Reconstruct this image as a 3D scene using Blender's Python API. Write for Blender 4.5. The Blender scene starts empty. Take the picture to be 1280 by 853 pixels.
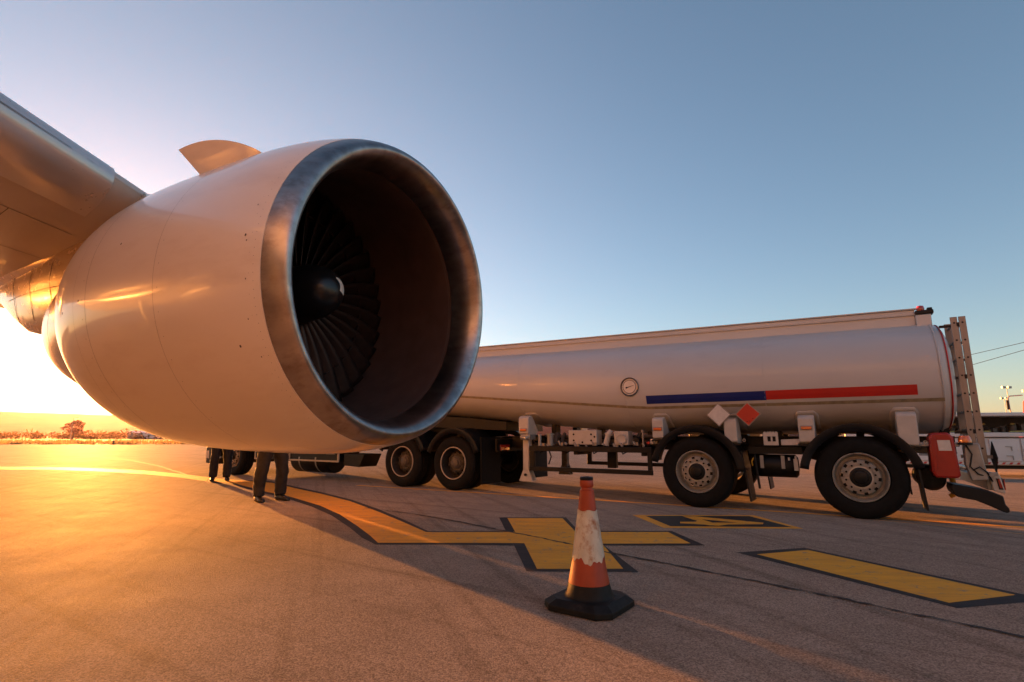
import bpy, bmesh, math, random
from mathutils import Vector, Matrix
R = math.radians
PI = math.pi
rnd = random.Random(11)
scene = bpy.context.scene
COL = scene.collection

# ------------------------------------------------------------------ helpers
def new_mat(name): 
    m = bpy.data.materials.new(name); m.use_nodes = True
    return m, m.node_tree.nodes, m.node_tree.links, m.node_tree.nodes['Principled BSDF']

def mat(name, color, rough=.5, metal=0., var=.12, scale=6., bump=0., bscale=40., coat=0., spec=.5,
        stretch=(1, 1, 1), rvar=.1, color2=None, dirt=None, dscale=3., damt=.5, emit=None, estr=0., alpha=1., trans=0., crough=.06):
    """paint / metal / rubber: base colour with uneven tone, uneven gloss, optional dirt patches and bump"""
    m, N, L, b = new_mat(name)
    tc = N.new('ShaderNodeTexCoord'); mp = N.new('ShaderNodeMapping'); L.new(tc.outputs['Object'], mp.inputs[0])
    mp.inputs['Scale'].default_value = stretch
    n1 = N.new('ShaderNodeTexNoise'); n1.inputs['Scale'].default_value = scale; n1.inputs['Detail'].default_value = 8
    L.new(mp.outputs[0], n1.inputs['Vector'])
    c2 = color2 or tuple(c * (1 - var * 2) for c in color)
    rp = N.new('ShaderNodeValToRGB'); rp.color_ramp.elements[0].position = .3; rp.color_ramp.elements[1].position = .7
    rp.color_ramp.elements[0].color = (*c2, 1); rp.color_ramp.elements[1].color = (*color, 1)
    L.new(n1.outputs['Fac'], rp.inputs[0]); col = rp.outputs[0]
    if dirt:
        n2 = N.new('ShaderNodeTexNoise'); n2.inputs['Scale'].default_value = dscale; n2.inputs['Detail'].default_value = 10
        n2.inputs['Roughness'].default_value = .65
        L.new(mp.outputs[0], n2.inputs['Vector'])
        r2 = N.new('ShaderNodeValToRGB'); r2.color_ramp.elements[0].position = 1 - damt - .08; r2.color_ramp.elements[1].position = 1 - damt + .1
        L.new(n2.outputs['Fac'], r2.inputs[0])
        mx = N.new('ShaderNodeMix'); mx.data_type = 'RGBA'; L.new(r2.outputs[0], mx.inputs[0])
        L.new(col, mx.inputs[6]); mx.inputs[7].default_value = (*dirt, 1); col = mx.outputs[2]
    L.new(col, b.inputs['Base Color'])
    mr = N.new('ShaderNodeMapRange'); mr.inputs['To Min'].default_value = max(.02, rough - rvar); mr.inputs['To Max'].default_value = min(1, rough + rvar)
    n3 = N.new('ShaderNodeTexNoise'); n3.inputs['Scale'].default_value = scale * 2.3; n3.inputs['Detail'].default_value = 5
    L.new(mp.outputs[0], n3.inputs['Vector']); L.new(n3.outputs['Fac'], mr.inputs[0]); L.new(mr.outputs[0], b.inputs['Roughness'])
    b.inputs['Metallic'].default_value = metal
    b.inputs['Specular IOR Level'].default_value = spec
    b.inputs['Coat Weight'].default_value = coat; b.inputs['Coat Roughness'].default_value = crough
    b.inputs['Transmission Weight'].default_value = trans
    if emit: b.inputs['Emission Color'].default_value = (*emit, 1); b.inputs['Emission Strength'].default_value = estr
    if bump:
        nb = N.new('ShaderNodeTexNoise'); nb.inputs['Scale'].default_value = bscale; nb.inputs['Detail'].default_value = 4
        L.new(mp.outputs[0], nb.inputs['Vector'])
        bp = N.new('ShaderNodeBump'); bp.inputs['Strength'].default_value = 1.; bp.inputs['Distance'].default_value = bump
        L.new(nb.outputs['Fac'], bp.inputs['Height']); L.new(bp.outputs[0], b.inputs['Normal'])
    return m

class MB:
    """collects vertices and faces of ONE mesh"""
    def __init__(s): s.v = []; s.f = []; s.m = []; s.mi = 0
    def add(s, vs, fs):
        o = len(s.v); s.v += [tuple(v) for v in vs]
        for f in fs: s.f.append(tuple(i + o for i in f)); s.m.append(s.mi)
        return s
    def box(s, x0, x1, y0, y1, z0, z1, M=None):
        vs = [Vector((x, y, z)) for z in (z0, z1) for y in (y0, y1) for x in (x0, x1)]
        if M: vs = [M @ v for v in vs]
        return s.add(vs, [(0, 2, 3, 1), (4, 5, 7, 6), (0, 1, 5, 4), (2, 6, 7, 3), (0, 4, 6, 2), (1, 3, 7, 5)])
    def prism(s, pts, axis, a0, a1):
        """2-D outline extruded along axis 'x','y','z' from a0 to a1"""
        def P(p, a): return {'x': (a, p[0], p[1]), 'y': (p[0], a, p[1]), 'z': (p[0], p[1], a)}[axis]
        n = len(pts)
        vs = [P(p, a0) for p in pts] + [P(p, a1) for p in pts]
        return s.add(vs, [tuple(range(n - 1, -1, -1)), tuple(range(n, 2 * n))] + [(i, (i + 1) % n, n + (i + 1) % n, n + i) for i in range(n)])
    def tube(s, path, r, n=10, cap=True):
        path = [Vector(p) for p in path]; rs = r if isinstance(r, (list, tuple)) else [r] * len(path)
        up = None; rings = []
        for i, p in enumerate(path):
            d = (path[min(i + 1, len(path) - 1)] - path[max(i - 1, 0)]).normalized()
            if up is None: up = Vector((0, 0, 1)) if abs(d.z) < .9 else Vector((1, 0, 0))
            a = d.cross(up).normalized(); b = a.cross(d).normalized(); up = b
            rings.append([p + rs[i] * (math.cos(2 * PI * k / n) * a + math.sin(2 * PI * k / n) * b) for k in range(n)])
        vs = [v for r_ in rings for v in r_]; fs = []
        for i in range(len(path) - 1):
            for k in range(n): fs.append((i * n + k, i * n + (k + 1) % n, (i + 1) * n + (k + 1) % n, (i + 1) * n + k))
        if cap: fs += [tuple(range(n - 1, -1, -1)), tuple(range((len(path) - 1) * n, len(path) * n))]
        return s.add(vs, fs)
    def lathe(s, prof, frame=lambda d, r, t: (r * math.cos(t), r * math.sin(t), d), n=48, t0=0, t1=2 * PI):
        """prof: [(d, r)] turned about an axis; frame(d, r, t) gives the point"""
        full = abs(t1 - t0 - 2 * PI) < 1e-6; m = n if full else n + 1
        vs = [frame(d, r, t0 + (t1 - t0) * k / n) for d, r in prof for k in range(m)]; fs = []
        for i in range(len(prof) - 1):
            for k in range(n):
                k2 = (k + 1) % m
                fs.append((i * m + k, i * m + k2, (i + 1) * m + k2, (i + 1) * m + k))
        return s.add(vs, fs)
    def grid(s, rows):
        m = len(rows[0]); vs = [p for r_ in rows for p in r_]
        return s.add(vs, [(i * m + k, i * m + k + 1, (i + 1) * m + k + 1, (i + 1) * m + k) for i in range(len(rows) - 1) for k in range(m - 1)])
    def poly(s, pts, z=0): return s.add([(x, y, z) for x, y in pts], [tuple(range(len(pts)))])
    def build(s, name, mats, parent=None, smooth=35, bevel=0, weld=False, solid=0, label=None, segs=2, fixn=True):
        me = bpy.data.meshes.new(name); me.from_pydata(s.v, [], s.f)
        mats = mats if isinstance(mats, (list, tuple)) else [mats]
        for m_ in mats: me.materials.append(m_)
        me.polygons.foreach_set('material_index', s.m)
        bm = bmesh.new(); bm.from_mesh(me)
        bmesh.ops.remove_doubles(bm, verts=bm.verts, dist=1e-5)
        if fixn: bmesh.ops.recalc_face_normals(bm, faces=bm.faces)
        bm.to_mesh(me); bm.free()
        if smooth:
            me.polygons.foreach_set('use_smooth', [True] * len(me.polygons)); me.set_sharp_from_angle(angle=R(smooth))
        o = bpy.data.objects.new(name, me); COL.objects.link(o)
        if parent: o.parent = parent
        if solid:
            md = o.modifiers.new('s', 'SOLIDIFY'); md.thickness = solid; md.offset = 0
        if bevel:
            md = o.modifiers.new('b', 'BEVEL'); md.width = bevel; md.segments = segs; md.limit_method = 'ANGLE'; md.angle_limit = R(40)
            md.harden_normals = False
        if label: o['label'] = label
        return o

def tag(o, label, cat, group=None):
    o['label'] = label; o['category'] = cat
    if group: o['group'] = group
    return o
def struct(o, kind='structure'): o['kind'] = kind; return o
def empty(name, loc, rz=0, label=None, cat=None, group=None):
    o = bpy.data.objects.new(name, None); COL.objects.link(o); o.location = loc; o.rotation_euler = (0, 0, rz); o.empty_display_size = .2
    if label: tag(o, label, cat, group)
    return o
def copy_tree(o, parent=None):
    c = o.copy(); COL.objects.link(c); c.parent = parent
    for ch in list(o.children): copy_tree(ch, c)
    return c
def cylm(mb, p0, p1, r, n=16, r1=None): return mb.tube([p0, p1], [r, r if r1 is None else r1], n)

# ------------------------------------------------------------------ materials
M = {}
M['white'] = mat('aircraft_white_sunset_tint', (.81, .70, .60), .32, var=.03, scale=2, dirt=(.72, .60, .50), dscale=3, damt=.4, stretch=(.3, 1, 1), coat=.6, rvar=.05, spec=.5, crough=.05, bump=.00035, bscale=5)  # white paint with the orange sunset light put into its base colour
M['white_in'] = mat('fuselage_white', (.78, .76, .73), .4, var=.03, scale=1.2)
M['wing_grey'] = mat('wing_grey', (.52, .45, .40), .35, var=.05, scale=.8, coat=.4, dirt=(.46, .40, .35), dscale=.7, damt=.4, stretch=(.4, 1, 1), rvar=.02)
M['slat'] = mat('slat_metal', (.62, .60, .60), .28, metal=.55, var=.04, scale=1.5, rvar=.02)
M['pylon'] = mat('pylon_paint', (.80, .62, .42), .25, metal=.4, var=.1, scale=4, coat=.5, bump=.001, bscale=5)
M['lip'] = mat('bare_lip_metal', (.50, .45, .43), .33, metal=1., var=.2, scale=6, rvar=.05, stretch=(.5, 1, 1), dirt=(.30, .25, .23), dscale=9, damt=.44, bump=.0002, bscale=7)
M['duct'] = mat('intake_liner_shaded', (.095, .058, .050), .5, var=.15, scale=5, bump=.0004, bscale=90)  # liner itself is mid grey; the intake's deep shadow is put into this colour
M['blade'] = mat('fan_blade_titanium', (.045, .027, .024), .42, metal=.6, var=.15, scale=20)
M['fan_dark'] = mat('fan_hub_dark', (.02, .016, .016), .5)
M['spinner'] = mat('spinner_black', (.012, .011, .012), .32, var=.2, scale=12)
M['spiral'] = mat('spiral_white', (.8, .74, .66), .4, var=.05, emit=None)
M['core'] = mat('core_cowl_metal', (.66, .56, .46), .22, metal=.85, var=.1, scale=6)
M['seam'] = mat('panel_seam_dark', (.12, .09, .08), .6)
M['rubber'] = mat('tyre_rubber', (.006, .0055, .0055), .8, var=.25, scale=9, bump=.002, bscale=60, rvar=.12, spec=.25)
M['rim'] = mat('painted_steel_rim', (.60, .53, .45), .45, var=.12, scale=14, dirt=(.22, .17, .13), dscale=11, damt=.38)
M['rim_dark'] = mat('dusty_dark_rim', (.09, .075, .065), .5, var=.2, scale=14, dirt=(.2, .16, .12), dscale=12, damt=.35)
M['rim_edge'] = mat('rim_edge_cream', (.50, .42, .33), .4, var=.1, scale=10)
M['black'] = mat('black_plastic', (.008, .008, .010), .5, spec=.3, var=.2, scale=8)
M['black_metal'] = mat('black_chassis_paint', (.006, .0055, .0055), .5, spec=.3, var=.3, scale=6, dirt=(.02, .015, .012), dscale=6, damt=.35)
M['tank'] = mat('tank_pale_paint', (.48, .475, .47), .42, var=.03, scale=1.4, coat=.22, dirt=(.415, .405, .395), dscale=1.6, damt=.36, rvar=.06, stretch=(.5, 1, 1.6), bump=.0012, bscale=2.5)
M['cream'] = mat('cream_paint', (.50, .46, .42), .42, var=.08, scale=8, dirt=(.3, .25, .2), dscale=14, damt=.28)
M['band'] = mat('olive_band', (.30, .25, .15), .55, var=.2, scale=12)
M['blue'] = mat('blue_stripe', (.005, .018, .16), .35, var=.06)
M['red'] = mat('red_stripe', (.46, .02, .012), .38, var=.05)
M['redbox'] = mat('red_plastic', (.36, .018, .01), .4, var=.12, scale=7)
M['placard_red'] = mat('placard_red', (.50, .03, .012), .45, var=.06)
M['placard_white'] = mat('placard_white', (.62, .58, .55), .45, var=.08, scale=20, dirt=(.35, .3, .27), dscale=16, damt=.25)
M['alu'] = mat('aluminium', (.29, .265, .245), .45, metal=.5, var=.12, scale=18, stretch=(1, 1, .2))
M['grey_metal'] = mat('grey_metal', (.34, .33, .32), .4, metal=.3, var=.15, scale=9, dirt=(.16, .13, .11), dscale=9, damt=.35)
M['orange_lens'] = mat('amber_lens', (.75, .16, .02), .2, var=.1, coat=.6, spec=.6)
M['red_lens'] = mat('red_lens', (.35, .015, .01), .2, var=.1, coat=.6)
M['glass'] = mat('dark_glass', (.03, .035, .04), .06, var=.05, coat=1.)
M['gauge'] = mat('gauge_face', (.70, .62, .54), .4, var=.05)
M['gauge_ring'] = mat('gauge_ring', (.16, .14, .13), .3, metal=.8)
M['cone_or'] = mat('cone_orange', (.37, .042, .008), .45, var=.12, scale=14, dirt=(.25, .07, .03), dscale=24, damt=.3, bump=.0008, bscale=80)
M['cone_wh'] = mat('cone_white_sleeve', (.62, .55, .45), .42, var=.12, scale=22, dirt=(.32, .13, .05), dscale=17, damt=.42, bump=.0016, bscale=70, stretch=(1, 1, .7))
M['cone_bk'] = mat('cone_black_rubber', (.014, .012, .011), .6, spec=.25, var=.3, scale=16, dirt=(.05, .036, .026), dscale=14, damt=.3, bump=.001, bscale=60)
M['trouser'] = mat('dark_trousers', (.018, .016, .018), .85, var=.25, scale=14, bump=.004, bscale=16)
M['jacket'] = mat('navy_jacket', (.035, .04, .06), .85, var=.2, scale=10, bump=.003, bscale=18)
M['piping'] = mat('reflective_piping', (.45, .4, .35), .3, metal=.3, var=.05)
M['shoe'] = mat('black_boot', (.015, .014, .014), .45, var=.3, scale=20)
M['skin'] = mat('skin', (.45, .27, .19), .5, var=.06, scale=20)
M['hair'] = mat('hair', (.03, .02, .015), .6, var=.3, scale=60)
M['bark'] = mat('bark', (.10, .07, .05), .9, bump=.01, bscale=20)
M['leaf'] = mat('leaves', (.075, .085, .035), .6, var=.3, scale=1.5)
M['leaf_dry'] = mat('scrub_leaves', (.10, .09, .04), .7, var=.3, scale=.4)
M['pole'] = mat('galvanised_pole', (.40, .38, .36), .5, metal=.4)
M['gse'] = mat('service_vehicle_white', (.62, .60, .59), .4, var=.05, scale=3, dirt=(.40, .36, .33), dscale=4, damt=.32)
M['gse_line'] = mat('dark_gap', (.06, .05, .05), .7)
M['louvre'] = mat('louvre_grey', (.25, .24, .24), .5)
M['yellow'] = mat('yellow_strap', (.70, .38, .03), .5, var=.1)
M['roof_pale'] = mat('pale_metal_roof', (.7, .68, .66), .3, metal=.4)
M['wall_dusty'] = mat('dusty_wall', (.35, .28, .22), .8, var=.15, scale=1)
SUN_E = 4.8
SUN_C = (1.0, .345, .065)
SKY_S = .05
SKY_AIR, SKY_DUST, SKY_OZ = 1.0, .35, 2.2
SKY_TINT = (.95, .88, .89)
# (sharpness, strength, colour) of the glow round the sun; (sharpness, strength, colour) of the low horizon band
LOBES = [(700, 9, (1.0, .75, .38)), (80, 1.3, (1.0, .56, .18)), (4, .52, (1.0, .62, .15))]
BANDS = [(9, .24, (1.0, .58, .80)), (.5, .22, (.75, 1.0, 1.0))]
HAZE_D, HAZE_C, HAZE_G = .000019, (1.0, .64, .95, 1), .8
EXPO = 2.78
# painted outlines on the apron, in metres
LINE_L_FAR = [(-18.188, 17.987), (-16.984, 17.848), (-15.312, 17.756), (-13.213, 17.097), (-10.873, 15.917), (-8.974, 14.578), (-7.46, 13.32)]
LINE_L_NEAR = [(-16.654, 16.486), (-15.599, 16.408), (-14.002, 16.253), (-12.012, 15.559), (-9.843, 14.426), (-8.111, 13.194), (-6.872, 12.157)]
CURVE_OUT_TOP = [(-7.46, 13.32), (-6.341, 12.597), (-5.397, 12.157), (-4.339, 10.879), (-3.376, 9.745), (-2.557, 8.693), (-1.823, 7.536), (-1.313, 6.657), (-0.899, 5.88), (-0.682, 5.856), (-0.134, 5.884)]
CURVE_OUT_BOT = [(-6.752, 11.949), (-5.88, 11.365), (-4.643, 9.917), (-3.637, 8.829), (-2.879, 7.849), (-2.298, 6.982), (-1.798, 6.091), (-1.501, 5.509), (-1.273, 5.166), (-0.599, 5.166), (0.02, 5.123)]
CURVE_IN_TOP = [(-7.279, 13.07), (-6.102, 12.307), (-5.212, 11.748), (-4.19, 10.512), (-3.329, 9.514), (-2.525, 8.484), (-1.802, 7.342), (-1.306, 6.505), (-0.909, 5.808), (-0.675, 5.797), (0.034, 5.818)]
CURVE_IN_BOT = [(-6.897, 12.264), (-5.893, 11.553), (-4.566, 9.988), (-3.654, 9.026), (-2.804, 7.959), (-2.224, 7.068), (-1.728, 6.156), (-1.449, 5.616), (-1.273, 5.241), (-0.608, 5.241), (0.073, 5.227)]
CROSS_OUT = [(-0.134, 5.884), (-0.061, 5.844), (-0.162, 6.83), (0.672, 6.83), (0.714, 5.884), (1.709, 5.884), (1.794, 5.123), (0.855, 5.123), (0.945, 4.159), (0.109, 4.179), (0.02, 5.123)]
CROSS_IN = [(-0.037, 5.818), (0.034, 5.818), (-0.057, 6.757), (0.623, 6.757), (0.675, 5.804), (1.649, 5.804), (1.686, 5.206), (0.85, 5.195), (0.849, 4.247), (0.191, 4.24), (0.116, 5.216), (0.009, 5.227)]
BOX_OUT = [(1.55, 7.053), (3.11, 7.025), (3.201, 6.028), (1.681, 6.08)]
BOX_IN = [(1.697, 6.969), (3.01, 6.942), (3.125, 6.122), (1.785, 6.186)]
BOX_FIG = [(2.155, 6.914), (2.32, 6.914), (2.944, 6.411), (2.886, 6.308), (2.475, 6.285), (2.33, 6.197), (2.241, 6.23), (2.211, 6.274), (1.955, 6.376), (1.988, 6.481), (2.175, 6.493), (2.215, 6.554)]
BOX_HOLE = [(2.309, 6.653), (2.64, 6.411), (2.35, 6.422)]
BAR_OUT = [(1.96, 4.83), (2.66, 5.027), (3.335, 3.483), (2.628, 3.324)]
BAR_IN = [(2.102, 4.755), (2.636, 4.927), (3.216, 3.582), (2.66, 3.422)]
CRACK = [(-2.083, 7.702), (-1.343, 7.157), (-1.004, 6.867), (-0.51, 6.352), (-0.061, 5.844), (0.215, 5.565), (0.556, 5.164), (0.864, 4.783), (1.17, 4.479), (1.528, 4.094), (1.807, 3.78), (2.046, 3.517), (2.199, 3.311), (2.384, 3.11), (2.583, 2.868), (2.79, 2.61)]
CRACK2 = [(-21.779, 27.799), (-16.538, 23.118), (-11.925, 18.225), (-6.682, 11.949)]
LINE2 = [(4.425, 6.657), (4.879, 6.196), (5.31, 5.705), (5.701, 5.175)]
SEAM_F = [(-22.824, 23.923), (-10.633, 21.001), (0.0, 17.311), (12.308, 12.597)]

# ------------------------------------------------------------------ apron
def apron_material():
    m, N, L, b = new_mat('apron_asphalt')
    tc = N.new('ShaderNodeTexCoord')
    def noise(scale, det=6, rough=.5, stretch=None, rot=0):
        v = tc.outputs['Object']
        if stretch:
            mp = N.new('ShaderNodeMapping'); L.new(v, mp.inputs[0]); mp.vector_type = 'TEXTURE'; mp.inputs['Scale'].default_value = tuple(1 / q for q in stretch); mp.inputs['Rotation'].default_value = (0, 0, rot); v = mp.outputs[0]
        n = N.new('ShaderNodeTexNoise'); n.inputs['Scale'].default_value = scale; n.inputs['Detail'].default_value = det; n.inputs['Roughness'].default_value = rough
        L.new(v, n.inputs['Vector']); return n.outputs['Fac']
    def ramp(f, p0, c0, p1, c1):
        r = N.new('ShaderNodeValToRGB'); e = r.color_ramp.elements; e[0].position = p0; e[1].position = p1; e[0].color = (*c0, 1); e[1].color = (*c1, 1)
        L.new(f, r.inputs[0]); return r.outputs[0]
    def mix(f, a, c, mode='MIX'):
        x = N.new('ShaderNodeMix'); x.data_type = 'RGBA'; x.blend_type = mode
        if isinstance(f, float): x.inputs[0].default_value = f
        else: L.new(f, x.inputs[0])
        L.new(a, x.inputs[6]); L.new(c, x.inputs[7]); return x.outputs[2]
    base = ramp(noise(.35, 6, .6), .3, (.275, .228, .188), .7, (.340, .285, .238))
    patch = ramp(noise(2.2, 8, .7), .35, (.88, .88, .88), .65, (1.06, 1.06, 1.06))
    base = mix(1., base, patch, 'MULTIPLY')
    vo = N.new('ShaderNodeTexVoronoi'); vo.inputs['Scale'].default_value = 150; L.new(tc.outputs['Object'], vo.inputs['Vector'])
    speck = N.new('ShaderNodeMapRange'); speck.inputs['To Min'].default_value = .58; speck.inputs['To Max'].default_value = 1.36
    sx = N.new('ShaderNodeSeparateColor'); L.new(vo.outputs['Color'], sx.inputs[0]); L.new(sx.outputs[0], speck.inputs[0])
    cc = N.new('ShaderNodeCombineColor'); [L.new(speck.outputs[0], cc.inputs[i]) for i in range(3)]
    base = mix(1., base, cc.outputs[0], 'MULTIPLY')
    # rubber streaks where tugs and tyres turn, along the lane direction
    st = ramp(noise(1.0, 6, .65, (.10, 5.0, 1), R(-70)), .50, (1, 1, 1), .72, (.60, .58, .57))
    st = mix(1., st, ramp(noise(1.3, 5, .6, (.10, 4.0, 1), R(-33)), .54, (1, 1, 1), .72, (.66, .64, .63)), 'MULTIPLY')
    base = mix(.8, base, st, 'MULTIPLY')
    oil = ramp(noise(.9, 9, .75), .66, (1, 1, 1), .74, (.6, .58, .56))
    base = mix(.7, base, oil, 'MULTIPLY')
    L.new(base, b.inputs['Base Color'])
    rg = N.new('ShaderNodeMapRange'); rg.inputs['To Min'].default_value = .72; rg.inputs['To Max'].default_value = .92
    L.new(noise(1.6, 6, .6), rg.inputs[0]); L.new(rg.outputs[0], b.inputs['Roughness']); b.inputs['Specular IOR Level'].default_value = .004; b.inputs['Diffuse Roughness'].default_value = .5
    h1 = noise(230, 3, .6); h2 = vo.outputs['Distance']
    ad = N.new('ShaderNodeMath'); ad.operation = 'MULTIPLY_ADD'; L.new(h2, ad.inputs[0]); ad.inputs[1].default_value = -.9; L.new(h1, ad.inputs[2])
    bp = N.new('ShaderNodeBump'); bp.inputs['Distance'].default_value = .0042; bp.inputs['Strength'].default_value = .9; L.new(ad.outputs[0], bp.inputs['Height'])
    h3 = noise(6, 5, .6); bp2 = N.new('ShaderNodeBump'); bp2.inputs['Distance'].default_value = .006; bp2.inputs['Strength'].default_value = .15
    L.new(h3, bp2.inputs['Height']); L.new(bp.outputs[0], bp2.inputs['Normal']); L.new(bp2.outputs[0], b.inputs['Normal'])
    return m

def paint_material(name, c, c2, wear, wearcol=(.12, .10, .09)):
    m, N, L, b = new_mat(name)
    tc = N.new('ShaderNodeTexCoord')
    def noise(scale, det, rough, stretch=(1, 1, 1)):
        mp = N.new('ShaderNodeMapping'); L.new(tc.outputs['Object'], mp.inputs[0]); mp.inputs['Scale'].default_value = stretch; mp.inputs['Rotation'].default_value = (0, 0, R(20))
        n = N.new('ShaderNodeTexNoise'); n.inputs['Scale'].default_value = scale; n.inputs['Detail'].default_value = det; n.inputs['Roughness'].default_value = rough
        L.new(mp.outputs[0], n.inputs['Vector']); return n.outputs['Fac']
    r = N.new('ShaderNodeValToRGB'); r.color_ramp.elements[0].color = (*c2, 1); r.color_ramp.elements[1].color = (*c, 1)
    r.color_ramp.elements[0].position = .35; r.color_ramp.elements[1].position = .65
    L.new(noise(3, 8, .7, (.5, 3, 1)), r.inputs[0])
    w = N.new('ShaderNodeValToRGB'); w.color_ramp.elements[0].position = wear; w.color_ramp.elements[1].position = wear + .06
    L.new(noise(9, 12, .8), w.inputs[0])
    x = N.new('ShaderNodeMix'); x.data_type = 'RGBA'; L.new(w.outputs[0], x.inputs[0]); L.new(r.outputs[0], x.inputs[6]); x.inputs[7].default_value = (*wearcol, 1)
    L.new(x.outputs[2], b.inputs['Base Color']); b.inputs['Roughness'].default_value = .7; b.inputs['Specular IOR Level'].default_value = .08
    bp = N.new('ShaderNodeBump'); bp.inputs['Distance'].default_value = .003; bp.inputs['Strength'].default_value = .7
    L.new(noise(120, 3, .6), bp.inputs['Height']); L.new(bp.outputs[0], b.inputs['Normal'])
    return m
M['apron'] = apron_material()
M['pyellow'] = paint_material('yellow_road_paint', (.78, .37, .045), (.60, .28, .05), .555, (.32, .22, .14))
M['pblack'] = paint_material('black_road_paint', (.035, .032, .034), (.055, .048, .046), .60, (.16, .13, .115))
M['crack'] = mat('crack_filler', (.03, .022, .018), .8)

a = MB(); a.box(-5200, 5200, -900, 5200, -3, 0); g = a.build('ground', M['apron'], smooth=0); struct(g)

def sheet(name, polys, m, z):
    b = MB()
    for p in polys: b.poly(p, z)
    o = b.build(name, m, smooth=0, fixn=False); struct(o)
    for p in o.data.polygons:
        pass
    bm = bmesh.new(); bm.from_mesh(o.data)
    for f in bm.faces:
        if f.normal.z < 0: f.normal_flip()
    bmesh.ops.triangulate(bm, faces=bm.faces); bm.to_mesh(o.data); bm.free()
    return o
def strip(pts, w, jit=0.):
    L_, R_ = [], []
    for i, p in enumerate(pts):
        p = Vector(p); d = (Vector(pts[min(i + 1, len(pts) - 1)]) - Vector(pts[max(i - 1, 0)])).normalized(); n = Vector((-d.y, d.x))
        ww = w * (1 + rnd.uniform(-jit, jit)); L_.append(tuple(p + n * ww / 2)); R_.append(tuple(p - n * ww / 2))
    return [[L_[i], L_[i + 1], R_[i + 1], R_[i]] for i in range(len(pts) - 1)]
def ribbon(A, B):
    n = 40
    def res(P):
        P = [Vector(p) for p in P]; ds = [0]
        for i in range(1, len(P)): ds.append(ds[-1] + (P[i] - P[i - 1]).length)
        out = []
        for k in range(n + 1):
            t = ds[-1] * k / n; i = max(j for j in range(len(ds)) if ds[j] <= t + 1e-9); i = min(i, len(P) - 2)
            out.append(P[i].lerp(P[i + 1], (t - ds[i]) / (ds[i + 1] - ds[i])))
        return out
    a_, b_ = res(A), res(B)
    return [[tuple(a_[i]), tuple(a_[i + 1]), tuple(b_[i + 1]), tuple(b_[i])] for i in range(n)]
Z1, Z2, Z3 = .0015, .003, .0045
sheet('taxi_line', [LINE_L_FAR + LINE_L_NEAR[::-1]], M['pyellow'], Z2)
# the curved lead-in line and the black edging round it
sheet('taxi_line_edging', [CURVE_OUT_TOP + CURVE_OUT_BOT[::-1]], M['pblack'], Z1)
sheet('taxi_line', [CURVE_IN_TOP + CURVE_IN_BOT[::-1]], M['pyellow'], .004)
sheet('stand_marking_edging', [CROSS_OUT], M['pblack'], Z2)
sheet('stand_marking', [CROSS_IN], M['pyellow'], .005)
sheet('stand_number_box', [BOX_OUT], M['pyellow'], Z1)
sheet('stand_number_box_inner', [BOX_IN], M['pblack'], Z2)
sheet('stand_number', [BOX_FIG], M['pyellow'], Z3)
sheet('stand_number_hole', [BOX_HOLE], M['pblack'], .006)
sheet('stand_bar_edging', [BAR_OUT], M['pblack'], Z1)
sheet('stand_bar', [BAR_IN], M['pyellow'], Z2)
def wiggle(P, amp, step):
    out = []
    for i in range(len(P) - 1):
        a_, b_ = Vector(P[i]), Vector(P[i + 1]); k = max(1, int((b_ - a_).length / step)); n = Vector((-(b_ - a_).y, (b_ - a_).x)).normalized()
        for j in range(k): out.append(tuple(a_.lerp(b_, j / k) + n * rnd.uniform(-amp, amp)))
    return out + [P[-1]]
sheet('ground_crack', strip(wiggle(CRACK, .010, .05), .026, .75), M['crack'], .0065)
sheet('ground_crack', strip(wiggle(CRACK2, .02, .3), .05, .4), M['crack'], .001)
sheet('ground_crack', strip(wiggle(SEAM_F, .012, .4), .04, .3), M['crack'], .001)
sheet('kerb_line', strip([(4.425, 6.657), (4.879, 6.196), (5.31, 5.705), (5.7, 5.175), (6.4, 4.3)], .02, .4), M['pyellow'], .001)
sheet('lane_line', strip([(-3.2, 11.2), (2.0, 8.3), (5.0, 6.55), (9.5, 4.0)], .12), M['pyellow'], .0008)

# ------------------------------------------------------------------ fields, hills
def field_material():
    m, N, L, b = new_mat('dry_field')
    tc = N.new('ShaderNodeTexCoord'); mp = N.new('ShaderNodeMapping'); L.new(tc.outputs['Object'], mp.inputs[0]); mp.inputs['Scale'].default_value = (.3, 1, 1)
    n = N.new('ShaderNodeTexNoise'); n.inputs['Scale'].default_value = .25; n.inputs['Detail'].default_value = 10; n.inputs['Roughness'].default_value = .7; L.new(mp.outputs[0], n.inputs[0])
    r = N.new('ShaderNodeValToRGB'); r.color_ramp.elements[0].color = (.08, .062, .03, 1); r.color_ramp.elements[1].color = (.20, .15, .075, 1)
    r.color_ramp.elements[0].position = .3; r.color_ramp.elements[1].position = .7
    L.new(n.outputs[0], r.inputs[0]); L.new(r.outputs[0], b.inputs[0]); b.inputs['Roughness'].default_value = .9
    return m
M['field'] = field_material()
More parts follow.
